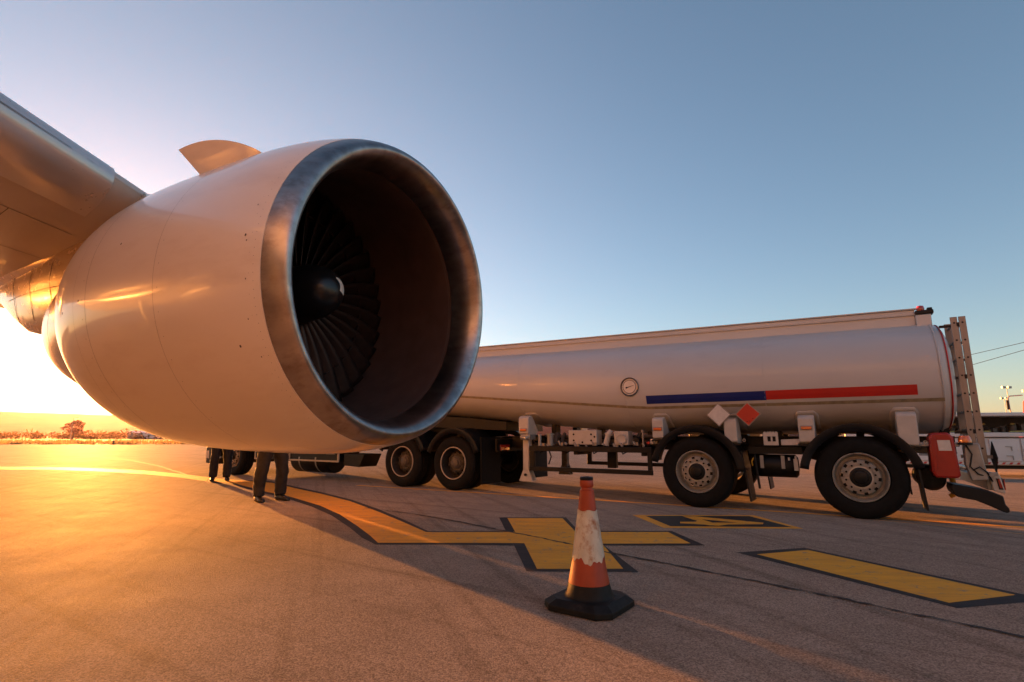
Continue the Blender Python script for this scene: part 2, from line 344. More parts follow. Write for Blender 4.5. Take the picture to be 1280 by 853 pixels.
def leafy(name, c, tr):
    m, N, L, b = new_mat(name); tl = N.new('ShaderNodeBsdfTranslucent'); mx = N.new('ShaderNodeMixShader'); mx.inputs[0].default_value = tr
    tc = N.new('ShaderNodeTexCoord'); n = N.new('ShaderNodeTexNoise'); n.inputs['Scale'].default_value = .6; n.inputs['Detail'].default_value = 6; L.new(tc.outputs['Object'], n.inputs[0])
    r = N.new('ShaderNodeValToRGB'); r.color_ramp.elements[0].position = .3; r.color_ramp.elements[1].position = .7
    r.color_ramp.elements[0].color = (*[q * .6 for q in c], 1); r.color_ramp.elements[1].color = (*c, 1); L.new(n.outputs[0], r.inputs[0])
    L.new(r.outputs[0], b.inputs[0]); L.new(r.outputs[0], tl.inputs[0]); b.inputs['Roughness'].default_value = .8; b.inputs['Specular IOR Level'].default_value = .1
    L.new(b.outputs[0], mx.inputs[1]); L.new(tl.outputs[0], mx.inputs[2]); L.new(mx.outputs[0], N['Material Output'].inputs[0]); return m
M['leaf_dry'] = leafy('scrub_leaves', (.22, .14, .06), .45); M['leaf'] = leafy('tree_leaves', (.20, .12, .07), .4)  # dry golden leaves, lightened so their colour carries the orange haze
a = MB(); a.poly([(-2600, 66), (2600, 66), (2600, 3400), (-2600, 3400)], .02); struct(a.build('field', M['field'], smooth=0))
b_ = MB()
for i in range(9000):
    Y = 66.3 + abs(rnd.gauss(0, 1)) * 18; X = rnd.uniform(-1.12, 1.12) * Y
    if -1.0 * Y * .5 < X < .8 * Y and rnd.random() < .75: continue
    h = rnd.uniform(.15, .55); w = rnd.uniform(.05, .2); a_ = rnd.uniform(0, PI); dx, dy = w * math.cos(a_), w * math.sin(a_); l = rnd.uniform(-.2, .2)
    b_.add([(X - dx, Y - dy, 0), (X + dx, Y + dy, 0), (X + dx * .4 + l, Y + dy, h), (X - dx * .4 + l, Y, h * .8)], [(0, 1, 2, 3)])
M['dry_grass'] = leafy('dry_grass', (.42, .28, .12), .5)
o = b_.build('grass', M['dry_grass'], smooth=0, fixn=False); o['kind'] = 'stuff'
if 0: o = b_.build('grass', mat('dry_grass', (.20, .15, .07), .9, var=.2, scale=.3, spec=.1), smooth=0, fixn=False); o['kind'] = 'stuff'

def hills(name, dist, az0, az1, hfun, n=140, depth=900):
    rows = []
    for j, (dd, hh) in enumerate([(-depth, 0), (-depth * .5, .42), (-depth * .2, .8), (0, 1), (depth * .5, .6), (depth, -.02)]):
        row = []
        for i in range(n + 1):
            az = R(az0 + (az1 - az0) * i / n); d = dist + dd
            z = hfun(az0 + (az1 - az0) * i / n) * hh * (1 + .05 * math.sin(i * .9 + j * 2) * (hh < .95)) - (.5 if hh <= 0 else 0)
            row.append((d * math.sin(az), d * math.cos(az), z))
        rows.append(row)
    b = MB(); b.grid(rows); return struct(b.build(name, M['hill'], smooth=60))
M['hill'] = mat('scrub_hillside', (.045, .038, .03), 1.0, var=.25, scale=.01, color2=(.03, .028, .022), spec=.0)
def hl(az):  # the long flat ridge behind the sun
    s = math.sin(az * .11) * 4 + math.sin(az * .37 + 1) * 2.5 + math.sin(az * .9) * 1.2
    return 100 + s + (az + 45) * -.9 if az < 0 else 60 + s
hills('hills', 3000, -70, 8, lambda az: max(30, hl(az)))
hills('hills', 2600, 8, 72, lambda az: 44 + 6 * math.sin(az * .3) + 5 * math.sin(az * .13 + 2) + 2 * math.sin(az * 1.1))

def leafclump(b, c, rx, rz, n, s):
    for i in range(n):
        while True:
            p = Vector((rnd.uniform(-1, 1), rnd.uniform(-1, 1), rnd.uniform(-1, 1)))
            if .25 < p.length < 1: break
        p = Vector((p.x * rx, p.y * rx, p.z * rz)) + Vector(c)
        q = Matrix.Rotation(rnd.uniform(0, 2 * PI), 3, Vector((rnd.gauss(0, 1), rnd.gauss(0, 1), rnd.gauss(0, 1))).normalized())
        k = s * rnd.uniform(.6, 1.3)
        b.add([p + q @ Vector(v) * k for v in ((-1, 0, 0), (0, -.45, 0), (1, 0, .1), (0, .45, 0))], [(0, 1, 2, 3)])
# belt of scrub beyond the field: nobody could count the bushes
b = MB()
for side in ((-1.12, -.35, 150), (.82, 1.15, 55)):
    for i in range(side[2]):
        Y = rnd.uniform(165, 280); X = rnd.uniform(side[0], side[1]) * Y; h = rnd.uniform(1.2, 3.8)
        leafclump(b, (X, Y, h * .45), h * rnd.uniform(1.0, 2.0), h * .5, 70, .5)
o = b.build('scrub', M['leaf_dry'], smooth=0, fixn=False); o['kind'] = 'stuff'

def tree(name, loc, h, w, label, n=900, s=.2, group=None):
    t = empty(name, loc, 0, label, 'tree', group)
    tb = MB(); tb.tube([(0, 0, 0), (.05 * w, 0, h * .25), (0, .03 * w, h * .55), (.03 * w, 0, h * .85)], [h * .035, h * .028, h * .018, h * .006], 8)
    for k in range(6):
        a_ = k * 1.1 + .3; z = h * (.25 + .07 * k)
        tb.tube([(0, 0, z), (math.cos(a_) * w * .22, math.sin(a_) * w * .22, z + h * .12), (math.cos(a_) * w * .38, math.sin(a_) * w * .38, z + h * .2)], [h * .015, h * .01, h * .004], 6)
    tb.build('trunk', M['bark'], t)
    cb = MB()
    for k in range(14):
        a_ = rnd.uniform(0, 2 * PI); rr = rnd.uniform(.1, .34) * w; z = h * rnd.uniform(.32, .88)
        rr *= 1.1 - max(0, (z / h - .55))
        leafclump(cb, (rr * math.cos(a_), rr * math.sin(a_), z), w * rnd.uniform(.13, .22), h * rnd.uniform(.09, .15), n // 14, s)
    cb.build('crown', M['leaf'], t, smooth=0, fixn=False)
    return t
tree('tree', (-132, 160, 0), 6.0, 6.2, 'broad bushy tree standing alone against the glowing ridge', 1500, .3)
tree('tree', (-112.5, 168, 0), 5.2, 2.4, 'thin wispy tree rising above the sheds near the sunset', 350, .2)

def shed(loc, rz, L_, W_, H_, label):
    t = empty('shed', loc, rz, label, 'shed', 'low sheds and vans beyond the field')
    b = MB(); b.box(-L_ / 2, L_ / 2, -W_ / 2, W_ / 2, 0, H_); b.build('wall', M['wall_dusty'], t, smooth=0)
    b = MB(); b.prism([(-W_ / 2 - .2, H_ + .01), (W_ / 2 + .2, H_ + .01), (0, H_ + .7)], 'x', -L_ / 2 - .2, L_ / 2 + .2); b.build('roof', M['roof_pale'], t, smooth=0)
    b = MB(); b.box(-.5, .5, -W_ / 2 - .03, -W_ / 2 + .02, 0, 2.0); b.build('door', M['gse_line'], t, smooth=0)
def van(loc, rz, label, m):
    t = empty('parked_van', loc, rz, label, 'van', 'low sheds and vans beyond the field')
    b = MB(); b.prism([(-2.4, .35), (2.5, .35), (2.55, 1.1), (1.7, 1.3), (1.2, 2.1), (-2.35, 2.2)], 'y', -.9, .9); b.build('body', m, t, bevel=.08)
    b = MB(); b.prism([(1.72, 1.33), (1.26, 2.0), (.6, 2.0), (.6, 1.33)], 'y', -.91, .91); b.build('window', M['glass'], t, smooth=0)
    for x in (-1.5, 1.6):
        for y in (-.85, .85):
            b = MB(); cylm(b, (x, y - .1, .34), (x, y + .1, .34), .34, 14); b.build('wheel', M['rubber'], t)
shed((-131, 190, 0), .3, 9, 5, 2.2, 'low shed with bright roof in the scrub beside the lone tree')
van((-122, 180, 0), .5, 'pale van with glinting roof parked left of the thin wispy tree', M['gse'])
van((-115.5, 181, 0), .15, 'pale van with glinting roof parked just right of the thin wispy tree', M['roof_pale'])
shed((-111, 195, 0), .2, 10, 5, 2.3, 'long low shed with bright roof right of the two vans')
shed((-101, 190, 0), .1, 8, 5, 2.1, 'smaller low shed close to the belly of the engine')
# runway edge marker on the verge
t = empty('edge_marker', (-49.6, 66.4, 0), 0, 'small dark marker light at the edge of the grass verge', 'marker light')
b = MB(); b.lathe([(0, .16), (.05, .16), (.07, .06), (.3, .06)], n=14); b.build('base', M['black'], t)
b = MB(); b.lathe([(.3, .12), (.42, .13), (.5, .09), (.54, .0)], n=14); b.build('lamp', M['glass'], t)
t = empty('lamp_post', (-118.5, 143, 0), 0, 'slender grey lamp post standing in the hazy scrub', 'lamp post')
b = MB(); b.tube([(0, 0, 0), (0, 0, 5.6), (.5, 0, 6.0), (1.1, 0, 6.05)], [.08, .05, .04, .04], 8); b.build('pole', M['pole'], t)
b = MB(); b.box(.9, 1.6, -.14, .14, 5.95, 6.06); b.build('lamp_head', M['grey_metal'], t, bevel=.02)

# floodlight masts and cables on the right
def mast(loc, h, label):
    t = empty('floodlight_mast', loc, 0, label, 'floodlight mast', 'floodlight masts behind the service vehicle')
    b = MB(); b.tube([(0, 0, 0), (0, 0, h)], [.22, .1], 12); b.build('pole', M['pole'], t)
    b = MB(); b.box(-1.4, 1.4, -.08, .08, h, h + .16); b.build('cross_arm', M['pole'], t, smooth=0)
    for x in (-1.15, 1.15):
        b = MB(); b.box(-.65 + x, .65 + x, -.35, .35, h - .1, h + .75, Matrix.Rotation(0, 4, 'X')); b.build('lamp_head', M['grey_metal'], t, bevel=.05)
mast((193.5, 205, 0), 19.5, 'taller and nearer of two floodlight masts with twin heads')
mast((248, 265, 0), 19.5, 'smaller and farther of two floodlight masts with twin heads')
mast((212, 216, 0), 19.0, 'floodlight mast cut by the frame edge beside the red cab')
def cable(p0, p1, sag, label):
    b = MB(); P = []
    for k in range(25):
        t = k / 24; q = Vector(p0).lerp(Vector(p1), t); q.z -= sag * 4 * t * (1 - t); P.append(q)
    b.tube(P, .035, 6); return tag(b.build('overhead_cable', M['black']), label, 'cable', 'overhead cables above the service vehicle')
# utility poles that carry the cables
def upole(loc, h, label):
    t = empty('utility_pole', loc, 0, label, 'utility pole'); b = MB(); b.tube([(0, 0, 0), (0, 0, h)], [.16, .11], 10); b.build('pole', M['bark'], t)
    b = MB(); b.box(-.9, .9, -.06, .06, h - .9, h - .76); b.build('cross_arm', M['bark'], t, smooth=0)
upole((63, 90, 0), 12.2, 'far utility pole standing behind the tanker')
upole((70, 50, 0), 15.6, 'near utility pole beyond the service vehicle')
cable((63, 90, 11.3), (70, 50, 14.7), .15, 'upper overhead cable crossing the sky above the service vehicle')
cable((63, 90, 8.7), (70, 50, 15.0), .15, 'lower overhead cable crossing the sky above the service vehicle')

# ================================================================== AIRLINER
AX = -.499
air = empty('airliner', (-.915, 4.472, 0), AX, 'white airliner whose big engine and wing hang over the apron', 'airliner')
CZ = 2.245
FZC = CZ + .17
def ND(d):            # tilt of the nacelle's ring at distance d behind the lip
    t = max(0, min(1, (d - .2) / .8)); return .043 * (1 - t) + .021 * t
def ring(d, r, t):    # local x forward, y outboard, z up
    e = ND(d)
    y = r * math.cos(t); u = r * math.sin(t)
    cz = CZ + .043 * min(d, .2) + .021 * max(0, d - .2)
    return (-d + u * math.sin(e), y, cz + u * math.cos(e))
def dring(d, r, t):   # the inlet duct bends up from the drooped lip to the fan axis
    p = ring(d, r, t); q = max(0, min(1, (d - .3) / 1.1)); q = q * q * (3 - 2 * q); return (p[0], p[1], p[2] + q * (FZC - CZ - .03))
def polyfit(d): 
    # outer radius of the fan cowl
    K = [(.16, 1.333), (.3, 1.368), (.46, 1.397), (.76, 1.424), (1.06, 1.434), (1.4, 1.437), (1.96, 1.434), (2.3, 1.425), (2.6, 1.405), (2.86, 1.378), (3.16, 1.322), (3.46, 1.228), (3.78, 1.075)]
    if d <= K[0][0]: return K[0][1]
    for (a, ra), (b, rb) in zip(K, K[1:]):
        if d <= b: return ra + (rb - ra) * (d - a) / (b - a)
    return K[-1][1]
def smoothfit(d): return (polyfit(d - .12) + polyfit(d) * 2 + polyfit(d + .12)) / 4 if d < 3.6 else polyfit(d)
NS = 128
# fan cowl, split into inlet cowl, fan doors and reverser sleeve by fine gaps
DS = [.165 + i * (3.78 - .165) / 44 for i in range(45)]
prof = [(.165, 1.30)]
for d in DS:
    prof.append((d, smoothfit(d) if d > .3 else polyfit(d)))
prof += [(3.785, 1.06), (3.74, 1.045), (3.2, 1.16), (2.6, 1.2)]
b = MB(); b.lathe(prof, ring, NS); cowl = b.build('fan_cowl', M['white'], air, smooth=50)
def seam(pts_dt, w=.006, off=.0015):
    """thin panel gap following the cowl: list of (d, angle)"""
    b = MB(); rows = []
    for i, (d, t) in enumerate(pts_dt):
        p = Vector(pts_dt[min(i + 1, len(pts_dt) - 1)]) - Vector(pts_dt[max(i - 1, 0)]); tx = p.x; ty = p.y * 1.4; l = math.hypot(tx, ty) or 1
        nx, nt = -ty / l, tx / l / 1.4
        rows.append([ring(d + s * nx * w / 2, smoothfit(max(.3, d + s * nx * w / 2)) + off, t + s * nt * w / 2) for s in (-1, 1)])
    b.grid(rows); return b.build('panel_seam', M['seam'], cowl, smooth=0)
for dd, wv in ((1.28, .0025), (2.36, .004), (2.62, .002)):
    seam([(dd, PI * .42 + k * (PI * 1.5) / 90) for k in range(91)], wv)
seam([(.2 + k * 1.08 / 30, PI * 1.5) for k in range(31)], .004)
# nacelle hinge fairing line under the pylon
seam([(.5 + k * 3.2 / 60, PI - .98 + .10 * (k / 60)) for k in range(61)], .004)
# small rivets and drain dots on the cowl
b = MB()
def dot(d, t, r, off=.001):
    R0 = smoothfit(max(d, .3)); c = Vector(ring(d, R0 + off, t)); q = [Vector(ring(d + r * math.cos(a), R0 + off, t + r * math.sin(a) / R0)) for a in [k * PI / 4 for k in range(8)]]
    b.add(q, [tuple(range(8))])
for k in range(150): 
    dot(.192, k * 2 * PI / 150, .0028)
for k in range(60): dot(.24, k * 2 * PI / 60 + .02, .0022)
for k in range(5): dot(.27 + .02 * (k % 2), PI + .2 * k - .25, .006)
for k in range(12): dot(1.22, PI - .4 + k * .13, .0035); dot(2.42, PI - .5 + k * .12, .004)
for (d, t) in ((.42, PI + .48), (.31, PI - .08), (1.9, PI - .2), (2.5, PI + .1), (2.9, PI + .15)): dot(d, t, .011)
b.build('rivet_pattern', M['seam'], cowl, smooth=0)

# intake lip: bare metal torus from outer seam to throat
lp = [(.163, 1.331)]
for k in range(1, 15):
    a = k / 15 * PI                       # outer to inner
    lp.append((.062 - .06 * math.sin(a) + (.101 * max(0, math.cos(a)) if a < PI / 2 else .0), 1.255 + .0 + (.076 * math.cos(a) if a < PI / 2 else .05 * math.cos(a))))
lp = [(.163, 1.331), (.12, 1.319), (.08, 1.304), (.045, 1.287), (.02, 1.268), (.004, 1.247), (0, 1.232), (.003, 1.217), (.014, 1.200), (.035, 1.180), (.07, 1.160), (.115, 1.144), (.17, 1.132), (.235, 1.124), (.30, 1.123), (.33, 1.124)]
b = MB(); b.lathe(lp, ring, NS); lip = b.build('intake_lip', M['lip'], air, smooth=60)
b = MB()
for k in range(170):
    t = k * 2 * PI / 170; c = [ring(.150 + .0026 * math.cos(a), 1.3285 + .0012, t + .0026 * math.sin(a) / 1.33) for a in [j * PI / 3 for j in range(6)]]
    b.add(c, [tuple(range(6))])
b.build('rivet_pattern', M['seam'], lip, smooth=0)
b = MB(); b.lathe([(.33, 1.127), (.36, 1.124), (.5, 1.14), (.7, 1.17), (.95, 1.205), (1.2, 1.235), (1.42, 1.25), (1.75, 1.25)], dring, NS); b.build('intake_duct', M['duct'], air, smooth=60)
b = MB(); b.lathe([(.356, 1.119), (.366, 1.119)], ring, NS)
b.build('duct_joint', M['seam'], air)
# fan: blades, mid-span shroud, back disc
FD = 1.46
fan = empty('fan', (0, 0, 0)); fan.parent = air
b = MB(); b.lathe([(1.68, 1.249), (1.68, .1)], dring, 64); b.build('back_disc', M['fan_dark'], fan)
def blade():
    b = MB(); rows = []
    for k in range(15):
        q = k / 14; r = .28 + q * (1.238 - .28); ch = .17 + .10 * math.sin(q * PI * .6); tw = R(25 + 38 * q); cm = .018 * (1 - q) + .008
        row = []
        for j in range(7):
            s = j / 6 - .5; x = s * ch; cmb = (.25 - s * s) * ch * .35
            ax = FD + .06 + x * math.cos(tw) - cmb * math.sin(tw); tn = x * math.sin(tw) + cmb * math.cos(tw) - .03 * math.sin(q * PI)
            cz = CZ + .031; yy, zz = tn, r
            row.append((-ax, yy, zz))
        rows.append(row)
    b.grid(rows)
    return b
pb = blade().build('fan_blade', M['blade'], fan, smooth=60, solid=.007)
pb.location = (0, 0, FZC)
NB = 38
shr = MB()
for k in range(1, NB):
    c = pb.copy(); COL.objects.link(c); c.parent = fan; c.rotation_euler = (k * 2 * PI / NB, 0, 0)
b = MB()
for k in range(NB):
    a0 = (k + .12) * 2 * PI / NB; a1 = (k + .98) * 2 * PI / NB
    for (r0, r1, d0, d1) in ((.875, .895, FD - .01, FD + .07),):
        V = [(-d, r * math.sin(a), FZC + r * math.cos(a)) for d in (d0, d1) for r in (r0, r1) for a in (a0, a1)]
        b.add(V, [(0, 1, 3, 2), (4, 6, 7, 5), (0, 4, 5, 1), (2, 3, 7, 6), (0, 2, 6, 4), (1, 5, 7, 3)])
b.build('mid_span_shroud', M['blade'], fan, smooth=0)
SPT = 3.0
SPX = .0
# spinner with its painted comma
def spr(d):
    q = max(0, min(1, (1.5 - d) / .60)); return .29 * (1 - q ** 3) ** .4545 if d < 1.5 else .29
def sprinv(r):
    lo, hi = .90, 1.5
    for _ in range(40):
        md = (lo + hi) / 2
        if spr(md) < r: lo = md
        else: hi = md
    return lo
def fring(d, r, t): return (-d + SPX * max(0, (1.6 - d) / .53), r * math.cos(t), FZC + r * math.sin(t))
b = MB(); b.lathe([(.90, .0005)] + [(sprinv(r), r) for r in (.02, .04, .06, .08, .10, .12, .14, .16, .18, .20, .22, .24, .26, .275)] + [(1.4, spr(1.4)), (1.5, .29), (1.6, .29)], fring, 48)
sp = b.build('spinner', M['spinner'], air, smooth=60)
b = MB(); rows = []
for k in range(19):
    q = k / 18; t = 1.45 - 1.75 * q; rc = .108 - .012 * q; w = .004 + .042 * math.sin((.04 + .90 * q) * PI * .66)
    rows.append([(lambda pp: (pp[0] + .004, pp[1], pp[2]))(fring(sprinv(rc + s * w), (rc + s * w), t)) for s in (-1, -.5, 0, .5, 1)])
b.grid(rows); b.build('painted_spiral', M['spiral'], sp, smooth=60)
b = MB()
for k in range(8):
    t = k * PI / 4 + .3; cc = Vector(fring(1.50, spr(1.50) + .004, t)); b.tube([cc, cc + Vector((.012, 0, 0))], .009, 8)
b.build('bolt', M['alu'], sp)

# core cowl and plug
b = MB(); b.lathe([(2.9, 1.0), (3.6, .99), (3.8, .985), (4.1, .96), (4.4, .915), (4.7, .85), (5.0, .77), (5.2, .70), (5.21, .685), (5.0, .67), (4.4, .6)], ring, 72); cc = b.build('core_cowl', M['core'], air, smooth=50)
b = MB(); b.lathe([(4.5, .45), (5.1, .42), (5.5, .3), (5.9, .14), (6.05, 0.001)], ring, 40); b.build('exhaust_plug', M['grey_metal'], air, smooth=60)
b = MB()
for d in (4.05, 4.55): b.lathe([(d, .968 if d < 4.2 else .888), (d + .012, .966 if d < 4.2 else .884)], ring, 72)
b.build('panel_seam', M['seam'], cc)
# strake on the near upper shoulder
def nac(d, phi, h=0):
    r = smoothfit(d) + h; p = ring(d, r, PI - phi); return Vector(p)
b = MB(); out = []
NBK = 24; PH = 1.03
for side in (-1, 1):
    rows = []
    for i in range(NBK + 1):
        q = i / NBK; d = 1.13 + q * .98
        hgt = .325 * math.sin(min(1, q * 1.0) * PI * .5) ** .8
        th = .010 * math.sin(q * PI) ** .5 + .001
        row = []
        for j in range(6):
            f = j / 5
            dd = d + (.22 * f * q ** 3)
            row.append(nac(dd, PH + .03 * q + side * th * (1.4 - f) / 1.4, -.02 + (hgt + .02) * f))
        rows.append(row)
    out.append(rows)
b.grid(out[0]); b.grid(out[1])
for i in range(NBK): b.add([out[0][i][-1], out[0][i + 1][-1], out[1][i + 1][-1], out[1][i][-1]], [(0, 1, 2, 3)])
b.add([p for p in out[0][-1]] + [p for p in out[1][-1]], [(j, j + 1, 6 + j + 1, 6 + j) for j in range(5)])
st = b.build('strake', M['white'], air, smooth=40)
b = MB(); b.tube([nac(1.10 + .01 * k, PH, .002) for k in range(2, 100, 4)], .012, 8)
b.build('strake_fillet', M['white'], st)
b = MB(); b.tube([nac(2.13, PH + .04, .01), nac(2.20, PH + .045, .03)], [.012, .006], 8); b.build('strake_tip_bracket', M['seam'], st)

# ---------------- wing
def LE(y): return Vector((-4.50 - .636 * y, y, 4.13 + .052 * y))
def chord(y): return 7.6 + (-y) * (12.7 - 7.6) / 8 if y < 0 else max(2.2, 7.6 - y * .235)
UP = [(0, 0), (.001, .05), (.006, .10), (.02, .16), (.05, .24), (.1, .33), (.2, .44), (.35, .44), (.5, .36), (.7, .20), (.85, .06), (1, -.12)]
LO = [(0, 0), (.001, -.06), (.005, -.12), (.015, -.18), (.04, -.27), (.08, -.35), (.14, -.43), (.22, -.50), (.35, -.55), (.5, -.52), (.65, -.42), (.75, -.34), (.85, -.26), (1, -.14)]
def lerp_prof(P, x):
    for (a, za), (b_, zb) in zip(P, P[1:]):
        if x <= b_: 
            return za + (zb - za) * (x - a) / (b_ - a)
    return P[-1][1]
def wp(y, x, side, off=0):   # point on the wing at chord fraction x
    c = chord(y); le = LE(y); k = (c / 7.6) ** .8
    z = lerp_prof(UP if side > 0 else LO, x) * k
    inc = -x * c * .015 + (-.12 * x)
    return Vector((le.x - x * c, y, le.z + z + inc + off * side))
def xs_fine(x0, x1, n):
    return [x0 + (x1 - x0) * (0.5 - .5 * math.cos(PI * k / n)) for k in range(n + 1)]
YS = [-8.5, -7, -5.5, -4, -3, -2, -1, 0, 1.5, 3, 5, 8, 12, 16, 20, 23]
def wing_piece(name, m, ys, x0, x1, parent, off=0, up=True, lo=True, close=True):
    b = MB(); rows = []
    for y in ys:
        u = [wp(y, x, 1, off) for x in xs_fine(x0, x1, 22)]; l = [wp(y, x, -1, off) for x in xs_fine(x0, x1, 22)]
        rows.append(u[::-1] + l)
    b.grid(rows)
    if close:
        for rr in (rows[0], rows[-1]): b.add(rr, [tuple(range(len(rr)))])
        b.add([rr[0] for rr in rows] + [rr[-1] for rr in rows], [(i, i + 1, len(rows) + i + 1, len(rows) + i) for i in range(len(rows) - 1)])
    return b.build(name, m, parent, smooth=30)
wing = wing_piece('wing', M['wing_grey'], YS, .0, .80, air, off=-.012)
flap_in = wing_piece('flap', M['wing_grey'], [-8.4, -6, -4, -2, -.3], .805, 1.0, air, off=-.004)
flap_out = wing_piece('flap', M['wing_grey'], [.25, 2, 5, 9, 13], .805, 1.0, air, off=-.004)
ail = wing_piece('aileron', M['wing_grey'], [13.2, 16, 19.5, 22.8], .805, 1.0, air, off=-.004)
def slat(ys):
    b = MB(); rows = []
    for y in ys:
        c = chord(y); xl = .62 / c; xu = .95 / c
        u = [wp(y, x, 1, .012) for x in xs_fine(0, xu, 14)]; l = [wp(y, x, -1, .012) for x in xs_fine(0, xl, 14)]
        rows.append([wp(y, xu, 1, -.02)] + u[::-1] + l + [wp(y, xl, -1, -.02)])
    b.grid(rows)
    for rr in (rows[0], rows[-1]): b.add(rr, [tuple(range(len(rr)))])
    return b.build('slat', M['slat'], air, smooth=40)
slat([-7.2, -6, -4.5, -3, -2, -1.2, -.62]); slat([.7, 2, 4, 7, 10.5]); slat([10.6, 14, 18, 22.5])
def wseam(pts, w=.02):
    b = MB(); rows = []
    for i, (y, x) in enumerate(pts):
        p0 = wp(*pts[max(i - 1, 0)], -1); p1 = wp(*pts[min(i + 1, len(pts) - 1)], -1); d = (p1 - p0).normalized(); n = Vector((-d.y, d.x, 0)) * w / 2; c = wp(y, x, -1, -.009)
        rows.append([c + n, c - n])
    b.grid(rows); return b.build('panel_seam', M['seam'], wing, smooth=0)
seq = lambda y0, y1, n, f: [(y0 + (y1 - y0) * k / n, f(y0 + (y1 - y0) * k / n)) for k in range(n + 1)]
wseam(seq(-8, -.5, 40, lambda y: 1.15 / chord(y)), .008)
wseam(seq(-8, -.4, 40, lambda y: 2.2 / chord(y)), .009)
wseam(seq(-8, -.3, 40, lambda y: .62), .02)
for yy in (-1.3, -3.0, -4.8): wseam([(yy + .0 * k, (1.15 + k * .25) / chord(yy)) for k in range(16)], .008)
# flap track fairings
def fairing(y, x0, L_, w, h):
    b = MB(); c0_ = wp(y, x0, -1); rows = []
    for k in range(19):
        q = k / 18; s = math.sin(PI * min(1, q * 1.05) ** .7) ** .7 if 0 < q < 1 else 0.02; s = max(.02, s)
        zc = wp(y, min(1, (x0 * chord(y) + q * L_) / chord(y)), -1).z - h * .45 * s
        rows.append([(c0_.x - q * L_, y + w / 2 * s * math.cos(t), zc + h / 2 * s * math.sin(t) * 1.3) for t in [j * 2 * PI / 20 for j in range(21)]])
    b.grid(rows); return b.build('flap_track_fairing', M['wing_grey'], air, smooth=60)
fairing(-1.5, .42, 4.6, .42, .62); fairing(-5.2, .5, 6, .45, .65); fairing(4.2, .55, 4, .35, .5); fairing(9, .55, 3.4, .3, .45)

# ---------------- pylon: from the nacelle crown back under the wing
PST = [ # x back from lip, half width, z bottom, z top
        (1.9, .02, 3.55, 3.70), (2.2, .10, 3.4, 3.73), (2.6, .17, 3.3, 3.80), (3.1, .21, 3.1, 3.88), (3.6, .225, 2.9, 3.98), (4.1, .23, 2.7, 4.08), (4.5, .23, 2.6, 4.20),
        (5.0, .28, 2.52, 4.05), (5.6, .33, 2.46, 3.95), (6.3, .36, 2.45, 3.85), (6.9, .35, 2.48, 3.85), (7.3, .33, 2.56, 3.85), (7.9, .28, 2.80, 3.85), (8.5, .2, 3.08, 3.85), (9.2, .07, 3.38, 3.9), (9.9, .02, 3.62, 3.9)]
def pylon():
    st_ = PST; b = MB(); rows = []
    for d, w, zb, zt in st_:
        row = []
        for j in range(21):
            t = j / 20 * 2 * PI; cy = math.copysign(abs(math.cos(t)) ** .45, math.cos(t)); sz = math.copysign(abs(math.sin(t)) ** .45, math.sin(t))
            wf = 1.0 if sz > 0 else 1 - .35 * abs(sz)
            row.append((-d, w * cy * wf, (zb + zt) / 2 + (zt - zb) / 2 * sz))
        rows.append(row)
    b.grid(rows)
    for rr in (rows[0], rows[-1]): b.add(rr, [tuple(range(len(rr)))])
    return b.build('pylon', M['pylon'], air, smooth=50)
py = pylon()
def pyline(pts, w=.012):
    b = MB()
    for (xa, za), (xb, zb_) in zip(pts, pts[1:]):
        b.tube([(xa, psy(-xa, za), za), (xb, psy(-xb, zb_), zb_)], .006, 5)
    return b
def psy(d, z):
    K = PST
    for p, q in zip(K, K[1:]):
        if d <= q[0]:
            f = (d - p[0]) / (q[0] - p[0]); w = p[1] + f * (q[1] - p[1]); zl = p[2] + f * (q[2] - p[2]); zh = p[3] + f * (q[3] - p[3]); break
    h = (z - (zl + zh) / 2) / ((zh - zl) / 2); h = max(-.98, min(.98, h)); sz = h; c = (1 - min(1, abs(sz) ** (1 / .45)) ** 2) ** .5
    t = math.asin(math.copysign(abs(sz) ** (1 / .45), sz)); wf = 1.0 if sz > 0 else 1 - .35 * abs(sz)
    return -w * abs(math.cos(t)) ** .45 * wf - .002
for k, d in enumerate((6.15, 6.8, 7.5)):
    zs = [2.62 + .05 * k + q * .09 for q in range(10)]
    o_ = MB()
    P = [(-d - .06 * math.sin(q / 9 * 2), psy(d, z), z) for q, z in enumerate(zs)]; o_.tube(P, .0028, 5); o_.build('panel_seam', M['seam'], py)
o_ = MB(); o_.tube([(-d_, psy(d_, 3.05 + .02 * (d_ - 5.4)), 3.05 + .02 * (d_ - 5.4)) for d_ in [5.4 + .12 * q for q in range(22)]], .0028, 5); o_.build('panel_seam', M['seam'], py)
# bulged shoulder fairing along the wing root of the pylon
b = MB(); rows = []
for k in range(25):
    q = k / 24; d = 5.2 + q * 4.0; w = .10 + .33 * math.sin(PI * (.04 + .92 * q)) ** .9; zc = 3.56 + .01 * q; hh = .05 + .20 * math.sin(PI * (.04 + .92 * q)) ** .8
    rows.append([(-d, w * math.cos(t), zc + hh * math.sin(t)) for t in [j * 2 * PI / 32 for j in range(33)]])
b.grid(rows)
for rr in (rows[0], rows[-1]): b.add(rr[:-1], [tuple(range(32))])
b.build('pylon_shoulder_fairing', M['pylon'], air, smooth=60)

